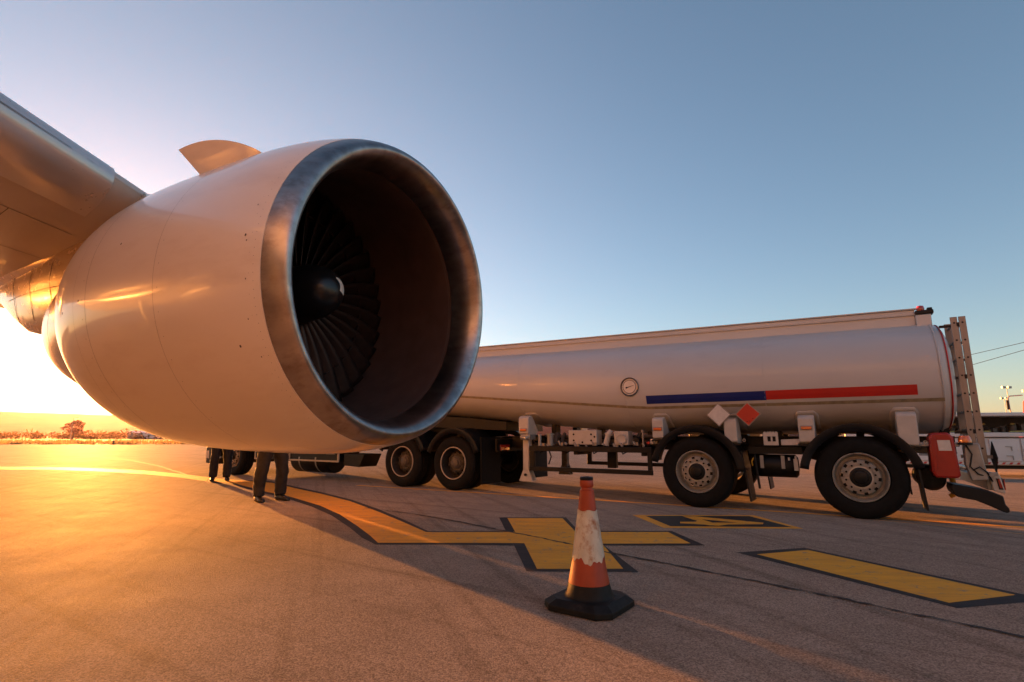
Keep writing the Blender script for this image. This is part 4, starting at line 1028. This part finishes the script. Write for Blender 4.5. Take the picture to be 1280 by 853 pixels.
# folded aluminium ladder
ld = empty('ladder', (0, 0, 0)); ld.parent = tr
for s in (-1.145, -1.225):
    for w in (.28, .78):
        b = TB(); b.b(s - .034, s + .034, w, w + .022, .74 if s > -1.2 else .68, 2.44); rl = b.build('stile', M['alu'], ld, bevel=.003)
        b = TB()
        for k in range(8):
            z = .86 + k * .215; b.tube([T(s, w - .0015, z), T(s, w + .003, z)], .0115, 10)
        b.build('rung_socket', M['black'], ld)
    for k in range(8):
        b = TB(); z = .86 + k * .215; b.t([(s, .302, z), (s, .78, z)], .0135, 10); b.build('rung', M['alu'], ld)
b = TB()
for z in (1.03, 1.68, 2.32): b.b(-1.19, -1.165 + .0, .275, .30, z, z + .05); b.b(-1.112, -1.0, .30, .33, z, z + .03)
b.build('clamp', M['black'], ld)

# ================================================================== TRACTOR UNIT
UX, UY = -.8418, .5398
tu = empty('tractor_unit', (TP[0] + UX * 6.44, TP[1] + UY * 6.44, 0), TR, 'dark tractor unit coupled to the tanker, mostly hidden behind the engine', 'truck')
S0 = 6.44
class UB(TB):
    def b(s, s0, s1, w0, w1, z0, z1): return s.box(s0 - S0, s1 - S0, -w1, -w0, z0, z1)
    def t(s, path, r, n=10): return s.tube([(p[0] - S0, -p[1], p[2]) for p in path], r, n)
    def p(s, pts, w0, w1): return s.prism([(x - S0, z) for x, z in pts], 'y', -w1, -w0)
for s in (6.44, 7.76):
    for w, sd in ((0, 1), (.31, 1), (2.46, -1), (2.15, -1)):
        wheel(tu, s - S0, w, sd, 'dish' if w in (0, 2.46) else 'dish', wd=.28, name='drive_wheel')
    b = UB(); b.t([(s, .5, .5), (s, 1.95, .5)], .11, 14); b.lathe([(-.2, .12), (-.12, .22), (.12, .22), (.2, .12)], lambda d, r, t: (s - S0 + r * math.cos(t), -WC + d, .5 + r * math.sin(t)), 20); b.build('axle', M['black_metal'], tu)
for w, sd in ((0, 1), (2.46, -1)): wheel(tu, 13.85 - S0, w, sd, 'flat', wd=.32, name='steer_wheel')
b = UB(); b.t([(13.85, .3, .5), (13.85, 2.16, .5)], .07, 12); b.build('axle', M['black_metal'], tu)
for w0, w1 in ((-.02, .62), (1.84, 2.48)):
    guard(tu, 0, 18, 160, w0=w0, w1=w1); guard(tu, 1.32, 20, 160, w0=w0, w1=w1)
b = UB(); b.p([(5.80, .98), (5.775, .98), (5.755, .14), (5.78, .14)], 0, .62); b.build('mud_flap', M['rubber'], tu, smooth=0)
b = UB(); b.p([(5.80, .98), (5.775, .98), (5.755, .14), (5.78, .14)], 1.84, 2.46); b.build('mud_flap', M['rubber'], tu, smooth=0)
b = UB()
for w in (.80, 1.60): b.b(5.62, 14.9, w, w + .07, .72, .96)
for s in (5.62, 7.1, 8.6, 10.2, 11.8): b.b(s, s + .08, .87, 1.60, .75, .93)
b.b(5.6, 5.64, .25, 2.2, .72, .95); b.build('chassis_frame', M['black_metal'], tu)
b = UB(); b.p([(6.3, 1.0), (6.5, 1.14), (7.6, 1.19), (7.8, 1.19), (7.8, 1.14), (7.5, 1.0)], .75, 1.71); b.build('fifth_wheel', M['black_metal'], tu)
for w in (.30, 1.86):
    b = UB(); b.b(5.575, 5.60, w, w + .34, .73, .86); tl = b.build('tail_lamp', M['black'], tu, bevel=.008)
    b = UB(); b.b(5.562, 5.5745, w + .015, w + .16, .745, .845); b.b(5.562, 5.5745, w + .165, w + .325, .745, .845); b.build('lens', M['red_lens'], tl, bevel=.004)
# side-mounted tanks, cabinet with pale frame
b = UB(); b.lathe([(10.15, .02), (10.16, .28), (10.2, .31), (11.45, .31), (11.49, .28), (11.5, .02)], lambda d, r, t: (d - S0, -.36 + r * math.cos(t), .47 + r * math.sin(t)), 32); ft = b.build('fuel_tank', M['black_metal'], tu, smooth=50)
b = UB()
for s in (10.5, 11.1): b.lathe([(s, .315), (s + .05, .315)], lambda d, r, t: (d - S0, -.36 + r * math.cos(t), .47 + r * math.sin(t)), 32)
b.build('strap', M['grey_metal'], ft)
b = UB(); b.b(9.70, 12.90, .05, .62, .44, 1.18); cb = b.build('pump_cabinet', M['black_metal'], tu, bevel=.01)
for (s0, s1) in ((9.70, 11.5), (12.40, 12.90)):
    b = UB(); b.b(s0, s1, .02, .048, .43, .465); b.b(s0, s1, .02, .048, 1.15, 1.185); b.b(s0, s0 + .035, .02, .048, .466, 1.149); b.b(s1 - .035, s1, .02, .048, .466, 1.149); b.build('pale_frame', M['rim_edge'], cb)
b = UB(); b.b(9.85, 10.15, .03, .049, .6, .8); b.t([(10.4, .04, .7), (10.4, .0, .7)], .05, 14); b.t([(10.7, .04, .66), (10.7, .0, .66)], .04, 14); b.t([(10.9, .03, .8), (11.2, .03, .78), (11.3, .03, .6)], .02, 8); b.build('dial', M['grey_metal'], cb)
b = UB(); b.p([(8.95, .62), (9.62, .62), (9.62, .36), (9.1, .34)], .1, .6); b.build('battery_box', M['black_metal'], tu, bevel=.015)
b = UB(); b.lathe([(-.35, .02), (-.34, .17), (.34, .17), (.35, .02)], lambda d, r, t: (9.2 - S0 + d, -1.95 + r * math.cos(t), .6 + r * math.sin(t)), 24); b.build('air_tank', M['black_metal'], tu)
# cab
b = UB(); b.p([(12.98, .98), (13.30, .98), (13.36, 1.1), (13.85, 1.24), (14.34, 1.1), (14.42, .75), (15.02, .75), (15.08, 1.5), (14.98, 2.2), (14.78, 2.84), (12.98, 2.9)], .02, 2.44); cabo = b.build('cab', M['white_in'], tu, bevel=.05, segs=3)
b = UB(); b.p([(14.88, .26), (15.17, .28), (15.20, .70), (15.11, .745), (14.5, .745), (14.44, .45), (14.60, .26)], .0, 2.46); bp_ = b.build('bumper', M['black_metal'], tu, bevel=.02)
b = UB(); b.b(15.205, 15.225, .1, .5, .42, .62); b.b(15.205, 15.225, 1.96, 2.36, .42, .62); b.build('headlight', M['gauge'], bp_, bevel=.01)
b = UB(); b.p([(14.99, .40), (15.15, .42), (15.16, .60), (15.02, .62)], -.012, -.001); b.build('corner_lamp', M['cream'], bp_)
for w0, w1 in ((.012, .019), (2.441, 2.448)):
    b = UB(); b.p([(13.35, 1.85), (14.70, 1.75), (14.86, 1.95), (14.70, 2.55), (13.35, 2.55)], w0, w1); b.build('side_window', M['glass'], cabo, smooth=0)
    b = UB(); q = [(13.25, 1.12), (13.28, 2.62), (13.26, 2.62), (13.23, 1.12)]; b.p(q, w0 - .001, w1 + .001); b.b(13.40, 13.56, w0 - .02, w1 + .02, 1.45, 1.48); b.build('door_handle', M['black'], cabo)
b = UB(); V = [(15.085, 1.55), (15.0, 2.15), (14.83, 2.66)]
b.grid([[(s - S0 + .012, -w, z) for w in (.18, 1.23, 2.28)] for s, z in V]); b.build('windscreen', M['glass'], cabo, smooth=0, solid=.006)
b = UB(); b.b(15.06, 15.10, .45, 2.0, .82, 1.42); gl_ = b.build('grille', M['black'], cabo, bevel=.01)
b = UB()
for w, sg in ((-.22, 1), (2.48, 1)):
    b.b(14.72, 14.80, w, w + .2, 1.75, 2.3)
b.build('mirror', M['black'], cabo, bevel=.03)
b = UB()
for z in (.42, .72): b.b(14.42, 14.86, -.01, .25, z, z + .04)
b.build('step', M['grey_metal'], tu)
b = UB(); b.lathe([(0, .12), (.5, .12), (.52, .10), (1.1, .10), (1.12, .08), (1.5, .08)], lambda d, r, t: (12.75 - S0 + r * math.cos(t), -2.2 + r * math.sin(t), 1.2 + d), 16); b.build('exhaust_stack', M['alu'], tu)
# ================================================================== TRAFFIC CONE
co = empty('traffic_cone', (.463, 3.36, 0), R(-36), 'worn orange traffic cone with stained white sleeve and black base', 'traffic cone')
b = MB(); h = .222; c = .072
def octo(k, z): 
    H, C = h * k, c * k
    return [(H, -H + C, z), (H, H - C, z), (H - C, H, z), (-H + C, H, z), (-H, H - C, z), (-H, -H + C, z), (-H + C, -H, z), (H - C, -H, z)]
lv = [octo(.985, .004), octo(1.0, .008), octo(1.0, .036), octo(.97, .042), octo(.83, .062), octo(.80, .066)]
b.grid([r + [r[0]] for r in lv]); b.add(lv[0], [tuple(range(8))]); b.add(lv[-1], [tuple(range(8))]); b.build('base', M['cone_bk'], co, smooth=20, bevel=.003)
def cr(z):
    K = [(.062, .158), (.07, .146), (.09, .136), (.14, .121), (.27, .098), (.56, .056), (.675, .043), (.70, .037)]
    for (a_, ra), (b_, rb_) in zip(K, K[1:]):
        if z <= b_: return ra + (rb_ - ra) * (z - a_) / (b_ - a_)
    return K[-1][1]
def cf(d, r, t): return (r * math.cos(t), r * math.sin(t), d)
b = MB(); b.lathe([(z, cr(z)) for z in (.062, .066, .07, .08, .09, .115, .138)] + [(.139, cr(.138) - .004)], cf, 56); b.build('lower_skirt', M['cone_bk'], co, smooth=50)
b = MB(); b.lathe([(.1385, cr(.138) - .003), (.139, cr(.139) + .0015), (.145, cr(.145) + .002), (.2, cr(.2) + .001), (.28, cr(.28)), (.56, cr(.56)), (.66, .0445), (.672, .0435), (.677, .036), (.688, .0345), (.694, .040), (.70, .042), (.724, .042), (.732, .039), (.735, .03)], cf, 56)
b.build('body', M['cone_or'], co, smooth=40)
# reflective sleeve with a ragged lower and upper edge
b = MB(); n = 84; rows = []
for j in range(13):
    row = []
    for k in range(n + 1):
        t = k * 2 * PI / n; lo = .272 + .012 * math.sin(3 * t + 1) + .010 * math.sin(7 * t) + .006 * math.sin(17 * t + 2); hi = .556 + .004 * math.sin(5 * t)
        z = lo + (hi - lo) * j / 12; rr = cr(z) + .0022 + .0010 * math.sin(j * 2.2)
        row.append((rr * math.cos(t), rr * math.sin(t), z))
    rows.append(row)
b.grid(rows); b.build('reflective_sleeve', M['cone_wh'], co, smooth=60)
b = MB(); b.lathe([(.731, .0385), (.735, .0405), (.748, .041), (.752, .036), (.752, .020), (.735, .018)], cf, 40); b.build('cap_ring', M['black'], co)

# ================================================================== PEOPLE
def skin_mesh(name, V, E_, m, parent=None, sub=2, root=0):
    me = bpy.data.meshes.new(name); me.from_pydata([v[:3] for v in V], E_, []); me.materials.append(m)
    o = bpy.data.objects.new(name, me); COL.objects.link(o)
    if parent: o.parent = parent
    md = o.modifiers.new('skin', 'SKIN'); md.use_smooth_shade = True
    for i, v in enumerate(V):
        sv = me.skin_vertices[0].data[i]; r = v[3]; sv.radius = (r, r) if not isinstance(r, tuple) else r; sv.use_root = (i == root)
    s = o.modifiers.new('sub', 'SUBSURF'); s.levels = sub; s.render_levels = sub
    return o
def person(loc, rz, label, stance=.17, stripe='seam', lean=0):
    p = empty('person', loc, rz, label, 'person', 'ground crew standing behind the engine')
    # local: faces +x, y left. whole body, pelvis first
    V = [(0, 0, .96, (.14, .11)), (0, 0, 1.12, (.13, .10)), (.01, 0, 1.30, (.16, .11)), (.0, 0, 1.44, (.15, .09)), (.01, 0, 1.53, .055), (.02, 0, 1.60, .07), (.025, 0, 1.69, .095), (.02, 0, 1.76, .075)]
    E_ = [(0, 1), (1, 2), (2, 3), (3, 4), (4, 5), (5, 6), (6, 7)]
    def add(v, par): V.append(v); E_.append((par, len(V) - 1)); return len(V) - 1
    legs = []
    for s in (1, -1):
        fx = .04 if s > 0 else -.03
        i = add((0, s * .095, .88, .085), 0); i = add((fx * .5, s * (stance * .8), .68, .080), i); i = add((fx + .02, s * stance, .50, .058), i); i = add((fx, s * stance * 1.02, .33, .057), i); i = add((fx - .02, s * stance * 1.04, .10, .038), i); i = add((fx + .06, s * stance * 1.05, .045, .036), i); i = add((fx + .15, s * stance * 1.08, .035, .028), i)
        legs.append(fx)
        a_ = add((0, s * .18, 1.42, .055), 3); a_ = add((.0, s * .235, 1.28, .045), a_); a_ = add((.02, s * .26, 1.12, .04), a_)
        a_ = add((.12, s * .22, .99, .032), a_); a_ = add((.20, s * .18, .92, .026), a_); pm = add((.235, s * .165, .885, (.034, .018)), a_)
        for q, (dx, dy, l) in enumerate(((.012, .026, .9), (.014, .009, 1.0), (.012, -.008, .95), (.008, -.025, .75))):
            f = add((.235 + dx + .02, s * (.165 + dy), .855, .010), pm); f = add((.235 + dx + .028, s * (.165 + dy), .855 - .03 * l, .009), f); add((.235 + dx + .018, s * (.165 + dy), .855 - .052 * l, .008), f)
        f = add((.225, s * .128, .885, .012), pm); f = add((.24, s * .115, .86, .010), f); add((.25, s * .112, .84, .009), f)
    body = skin_mesh('body', V, E_, M['skin'], p)
    # face features are small solids on the same head
    hb = MB()
    for k in range(11):
        for j in range(1): pass
    rows = []
    for i in range(9):
        th = i / 8 * R(105); rows.append([(.012 + .112 * math.sin(th) * math.cos(a) * (1 if math.cos(a) < .2 else .93), .10 * math.sin(th) * math.sin(a), 1.70 + .125 * math.cos(th) - (0 if math.cos(a) < .3 else -.035 * (i / 8))) for a in [j * 2 * PI / 20 for j in range(21)]])
    hb.grid(rows); hb.build('hair', M['hair'], p, smooth=80, fixn=False)
    fb = MB()
    fb.tube([(.112, 0, 1.70), (.135, 0, 1.665), (.118, 0, 1.655)], [.008, .014, .010], 8)
    for s in (1, -1): fb.tube([(.02, s * .092, 1.70), (.015, s * .104, 1.69), (.02, s * .094, 1.65)], [.012, .02, .010], 8)
    fb.tube([(.108, -.022, 1.622), (.118, 0, 1.620), (.108, .022, 1.622)], [.004, .008, .004], 8)
    fb.build('face', M['skin'], p, smooth=80)
    eb = MB()
    for s in (1, -1): eb.tube([(.104, s * .034, 1.70), (.113, s * .034, 1.70)], [.011, .006], 10)
    eb.build('eye', M['hair'], p)
    # trousers: loose with folds at knee and ankle
    TV = [(0, 0, .96, (.165, .135)), (0, 0, 1.06, (.16, .13))]; TE_ = [(0, 1)]
    def ta(v, par): TV.append(v); TE_.append((par, len(TV) - 1)); return len(TV) - 1
    for s, fx in ((1, .04), (-1, -.03)):
        i = ta((0, s * .10, .86, .115), 0)
        for z, r_, dx in ((.74, .106, .0), (.62, .095, .01), (.55, .088, .02), (.50, .084, .025), (.45, .089, .015), (.38, .082, .0), (.30, .086, -.01), (.22, .078, -.015), (.16, .083, -.02), (.105, .076, -.015), (.075, .08, -.01)):
            i = ta((fx * (1 - z) + dx, s * (.10 + (stance * 1.04 - .10) * min(1, (.9 - z) / .45)), z, (r_ * 1.3, r_ * 1.15)), i)
    tr_ = skin_mesh('trousers', TV, TE_, M['trouser'], p)
    tx = bpy.data.textures.new('cloth_folds', 'CLOUDS'); tx.noise_scale = .09
    dm = tr_.modifiers.new('folds', 'DISPLACE'); dm.texture = tx; dm.strength = .035; dm.mid_level = .5
    pb_ = MB()
    for s, fx in ((1, .04), (-1, -.03)):
        P = []
        for k in range(15):
            z = .92 - k * .058; cy = s * (.10 + (stance * 1.04 - .10) * min(1, max(0, (.9 - z) / .45)))
            P.append((fx * (1 - z) - .03 + .02 * math.sin(z * 17), cy + s * (.083 + .022 * max(0, z - .5)), z))
        pb_.tube(P, .006, 6)
        P = [(fx * .5 + .105 * math.cos(a), s * stance + .0 + .09 * math.sin(a), .53 + .01 * math.sin(a * 2)) for a in [-.9 + k * .2 for k in range(10)]]
        pb_.tube(P, .005, 6)
    pb_.build('reflective_piping', M['piping'], p)
    jk = [(0, 0, 1.0, (.175, .15)), (0, 0, 1.14, (.16, .13)), (.01, 0, 1.30, (.185, .135)), (0, 0, 1.43, (.17, .11)), (.01, 0, 1.51, .075)]; JE = [(0, 1), (1, 2), (2, 3), (3, 4)]
    for s in (1, -1):
        n0 = len(jk); jk += [(0, s * .19, 1.42, .075), (0, s * .24, 1.28, .064), (.02, s * .265, 1.12, .058), (.12, s * .222, .995, .048), (.175, s * .195, .945, .042)]
        JE += [(3, n0)] + [(n0 + q, n0 + q + 1) for q in range(4)]
    skin_mesh('jacket', jk, JE, M['jacket'], p)
    for s, fx in ((1, .04), (-1, -.03)):
        sb = MB(); sec_ = []
        y0 = s * stance * 1.05
        for q, (x, w, z) in enumerate(((-.11, .022, .07), (-.10, .036, .10), (-.04, .043, .125), (.03, .045, .11), (.09, .05, .075), (.15, .048, .062), (.185, .034, .05), (.20, .014, .03))):
            sec_.append([(fx + x, y0 + s * x * .12 + w * math.cos(a), max(0.0, z / 2 + z / 2 * math.sin(a))) for a in [j * 2 * PI / 14 for j in range(15)]])
        sb.grid(sec_); sb.add(sec_[0][:14], [tuple(range(14))]); sb.add(sec_[-1][:14], [tuple(range(14))]); sb.build('shoe', M['shoe'], p, smooth=60)
    return p
person((-3.80, 8.52, 0), R(-38), 'person in dark piped trousers standing with feet apart beneath the engine', .155)
person((-6.66, 12.30, 0), R(-60), 'person in dark trousers beside the truck bumper, farther and smaller', .13)

# ================================================================== SERVICE VEHICLE on the right
sv = empty('service_vehicle', (12.05, 13.1, 0), R(-16), 'long low white service vehicle with louvred doors and red-white edge strip', 'service vehicle')
X0, X1, D = -3.4, 5.2, 1.3
def sbx(*a): b = MB(); b.box(*a); return b
b = MB(); b.box(X0, X1, .02, D, .30, .98); b.box(X0, X1, 1.0, D, .985, 1.48); b.build('body', M['gse'], sv, bevel=.015)
b = MB(); b.box(X0 - .05, X1 + .05, -.12, D + .05, 1.485, 1.575); b.build('roof', M['gse'], sv, bevel=.02)
b = MB(); b.box(X0, X1, -.03, .06, .985, 1.09); b.build('shelf_beam', M['gse'], sv, bevel=.01)
b = MB(); b.box(X0, X1, -.004, .018, .955, .975); b.box(X0, X1, .98, .998, 1.10, 1.48); b.build('shadow_gap', M['gse_line'], sv, smooth=0)
for x in (X0 + .02, 1.9, X1 - .1): b = MB(); b.box(x, x + .08, .0, .08, 1.092, 1.483); b.build('post', M['gse'], sv, bevel=.006)
b = MB()
for k in range(40):
    x = X0 + .3 + k * .21; y = .25 + .35 * rnd.random(); z = 1.10
    r = rnd.uniform(.03, .09); hh = rnd.uniform(.06, .22)
    if k % 3: b.tube([(x, y, z), (x, y, z + hh)], r, 12)
    else: b.box(x - r, x + r, y, y + .2, z, z + hh)
    b.tube([(x, y, z + hh), (x + .1, y - .04, z + hh + .05), (x + .22, y, z + hh * .7)], .014, 6)
b.build('valve_gear', M['rim_dark'], sv)
b = MB()
for k in range(13):
    x = X0 + .55 + k * .62; b.tube([(x, .18, 1.105), (x + rnd.uniform(.2, .4), .18, 1.115)], .028, 10); b.tube([(x + .1, .3, 1.3), (x + .2, .3, 1.3)], .03, 10)
b.build('brass_pipe', mat('brass', (.7, .42, .12), .25, metal=.9), sv)
def door(x, w, louvres, z0=.40, z1=.935):
    b = MB(); b.box(x, x + w, -.02, .0195, z0, z1); d = b.build('door', M['gse'], sv, bevel=.01)
    if louvres:
        for q in range(2):
            x0 = x + w * (.16 + .40 * q); x1 = x0 + w * .28
            b = MB(); b.box(x0, x1, -.0225, -.0205, z0 + .12, z1 - .08); b.build('louvre_recess', M['gse_line'], d, smooth=0)
            b = MB()
            for j in range(9): zz = z0 + .135 + j * .036; b.box(x0 + .006, x1 - .006, -.034, -.023, zz, zz + .022)
            b.build('louvre', M['louvre'], d, smooth=0)
    b = MB(); b.box(x + w * .06, x + w * .06 + .03, -.045, -.0205, (z0 + z1) / 2 - .03, (z0 + z1) / 2 + .03)
    if not louvres:
        for zz in (z0 + .12, z0 + .34): b.box(x + w * .50, x + w * .72, -.04, -.0205, zz, zz + .018); b.box(x + w * .70, x + w * .72, -.04, -.0205, zz - .09, zz)
    b.build('handle', M['grey_metal'], d, smooth=0)
for k, (x, w, l) in enumerate(((-3.3, .9, False), (-2.3, .9, True), (-1.3, .9, False), (-.28, .60, False), (.36, .47, False), (.87, .80, True), (1.73, .80, True), (2.6, .8, False), (3.46, .8, True), (4.3, .8, True))): door(x, w, l)
b = MB(); b.box(X0, X1, -.012, .015, .322, .375); cs_ = b.build('edge_strip', M['placard_white'], sv, smooth=0)
b = MB()
for k in range(70):
    x = X0 + .04 + k * .148
    if x + .1 > X1: break
    b.prism([(x, .324), (x + .06, .324), (x + .10, .373), (x + .04, .373)], 'y', -.0145, -.0125)
b.build('red_chevron', M['red'], cs_, smooth=0)
for x in (-2.6, 4.2):
    for y in (.12, D - .12):
        b = MB(); b.lathe([(-.1, .1), (-.1, .24), (-.07, .27), (.07, .27), (.1, .24), (.1, .1)], lambda d, r, t: (x + r * math.cos(t), y + d, .27 + r * math.sin(t)), 28); b.build('wheel', M['rubber'], sv)
b = MB(); b.box(X0 + .4, X1 - .2, .3, D - .2, .2, .3); b.build('underframe', M['black_metal'], sv, smooth=0)

# red vehicle with mirror behind it, cut by the frame
rv = empty('red_vehicle', (17.42, 18.0, 0), R(-42), 'red truck cab with white mirror arm beyond the service vehicle, cut by the frame edge', 'truck')
b = MB(); b.prism([(-.15, .5), (-.15, 1.62), (.05, 1.7), (.12, 2.3), (3.4, 2.35), (3.4, .5)], 'y', 0, 2.2); cb_ = b.build('cab', mat('matte_red_cab', (.55, .04, .02), .7, spec=.1), rv, bevel=.05)
b = MB(); b.prism([(.30, 1.72), (.36, 2.08), (1.4, 2.08), (1.4, 1.72)], 'y', -.008, -.002); b.build('side_window', M['glass'], cb_, smooth=0)
b = MB(); b.tube([(-.12, -.02, 1.75), (-.30, -.12, 1.78), (-.34, -.14, 1.95), (-.34, -.14, 2.28), (-.28, -.1, 2.36), (.05, -.02, 2.38)], .022, 8); mr = b.build('mirror_arm', M['cream'], rv)
b = MB(); b.box(-.39, -.32, -.26, -.10, 1.9, 2.22); b.build('mirror', M['black'], mr, bevel=.02)
b = MB(); b.lathe([(0, .09), (.10, .09), (.13, .06), (.14, 0)], lambda d, r, t: (.25 + r * math.cos(t), .25 + r * math.sin(t), 2.32 + d), 18); b.build('beacon', M['glass'], rv)
for x in (.6, 2.8):
    for y in (.1, 2.1):
        b = MB(); b.lathe([(-.13, .2), (-.13, .45), (-.09, .5), (.09, .5), (.13, .45), (.13, .2)], lambda d, r, t: (x + r * math.cos(t), y + d, .5 + r * math.sin(t)), 30); b.build('wheel', M['rubber'], rv)

# ================================================================== CAMERA, SUN, SKY, HAZE
cam = bpy.data.cameras.new('camera'); cam.sensor_width = 36; cam.lens = 655 / 1280 * 36; cam.clip_start = .05; cam.clip_end = 20000
co_ = bpy.data.objects.new('camera', cam); COL.objects.link(co_); co_.location = (0, 0, 1.0)
co_.rotation_euler = (PI / 2 + math.atan(119. / 655), 0, 0); scene.camera = co_

SEL, SAZ = R(4.3), R(-38.6)        # azimuth from +Y towards +X
sd = Vector((math.sin(SAZ) * math.cos(SEL), math.cos(SAZ) * math.cos(SEL), math.sin(SEL)))
sl = bpy.data.lights.new('sun', 'SUN'); sl.energy = SUN_E; sl.angle = R(.6); sl.color = SUN_C
so = bpy.data.objects.new('sun', sl); COL.objects.link(so); so.rotation_euler = sd.to_track_quat('Z', 'Y').to_euler(); so.location = (-30, 40, 20)

w = bpy.data.worlds.new('World'); scene.world = w; w.use_nodes = True; N = w.node_tree.nodes; L = w.node_tree.links
bg = N['Background']; sky = N.new('ShaderNodeTexSky'); sky.sky_type = 'NISHITA'; sky.sun_disc = False
sky.sun_elevation = SEL; sky.sun_rotation = SAZ; sky.air_density = SKY_AIR; sky.dust_density = SKY_DUST; sky.ozone_density = SKY_OZ; sky.altitude = 50
# aureole of bright sky round the low sun (depends on direction only)
tc = N.new('ShaderNodeTexCoord'); nm = N.new('ShaderNodeVectorMath'); nm.operation = 'NORMALIZE'; L.new(tc.outputs['Generated'], nm.inputs[0])
dp = N.new('ShaderNodeVectorMath'); dp.operation = 'DOT_PRODUCT'; L.new(nm.outputs[0], dp.inputs[0]); dp.inputs[1].default_value = sd
def mth(op, a_, b_=None, clamp=False):
    n = N.new('ShaderNodeMath'); n.operation = op; n.use_clamp = clamp
    for i, v in enumerate((a_, b_)):
        if v is None: continue
        if isinstance(v, (int, float)): n.inputs[i].default_value = v
        else: L.new(v, n.inputs[i])
    return n.outputs[0]
def vscale(col, f):
    n = N.new('ShaderNodeVectorMath'); n.operation = 'SCALE'; n.inputs[0].default_value = col; L.new(f, n.inputs[3]); return n.outputs[0]
def vadd(a_, b_):
    n = N.new('ShaderNodeVectorMath'); n.operation = 'ADD'; L.new(a_, n.inputs[0]); L.new(b_, n.inputs[1]); return n.outputs[0]
dpos = mth('MAXIMUM', dp.outputs['Value'], 0.0)
tn = N.new('ShaderNodeVectorMath'); tn.operation = 'MULTIPLY'; L.new(sky.outputs[0], tn.inputs[0]); tn.inputs[1].default_value = SKY_TINT
tot = tn.outputs[0]
for p_, k_, c_ in LOBES:
    tot = vadd(tot, vscale(c_, mth('MULTIPLY', mth('POWER', dpos, p_), k_)))
# pale low band of horizon haze and a greyer, softer zenith
sz = N.new('ShaderNodeSeparateXYZ'); L.new(nm.outputs[0], sz.inputs[0])
up = mth('MAXIMUM', sz.outputs[2], 0.0)
for p_, k_, c_ in BANDS:
    tot = vadd(tot, vscale(c_, mth('MULTIPLY', mth('POWER', mth('SUBTRACT', 1.0, up), p_), k_)))
L.new(tot, bg.inputs[0]); bg.inputs[1].default_value = SKY_S

if HAZE_D:
    hz = MB(); hz.box(-5600, 5600, -1000, 5600, -4, 260); ho = hz.build('haze', bpy.data.materials.new('haze_air'), smooth=0); ho['kind'] = 'stuff'
    m = ho.data.materials[0]; m.use_nodes = True; N = m.node_tree.nodes; L = m.node_tree.links; N.remove(N['Principled BSDF'])
    pv = N.new('ShaderNodeVolumePrincipled'); pv.inputs['Density'].default_value = HAZE_D; pv.inputs['Color'].default_value = HAZE_C; pv.inputs['Anisotropy'].default_value = HAZE_G
    L.new(pv.outputs[0], N['Material Output'].inputs['Volume'])
    m.volume_intersection_method = 'FAST' if hasattr(m, 'volume_intersection_method') else None

scene.view_settings.view_transform = 'Standard'; scene.view_settings.look = 'None'; scene.view_settings.exposure = EXPO; scene.view_settings.gamma = 1
scene.cycles.use_denoising = True; scene.cycles.max_bounces = 7; scene.cycles.diffuse_bounces = 4; scene.cycles.glossy_bounces = 4; scene.cycles.volume_bounces = 0
scene.cycles.sample_clamp_indirect = 12
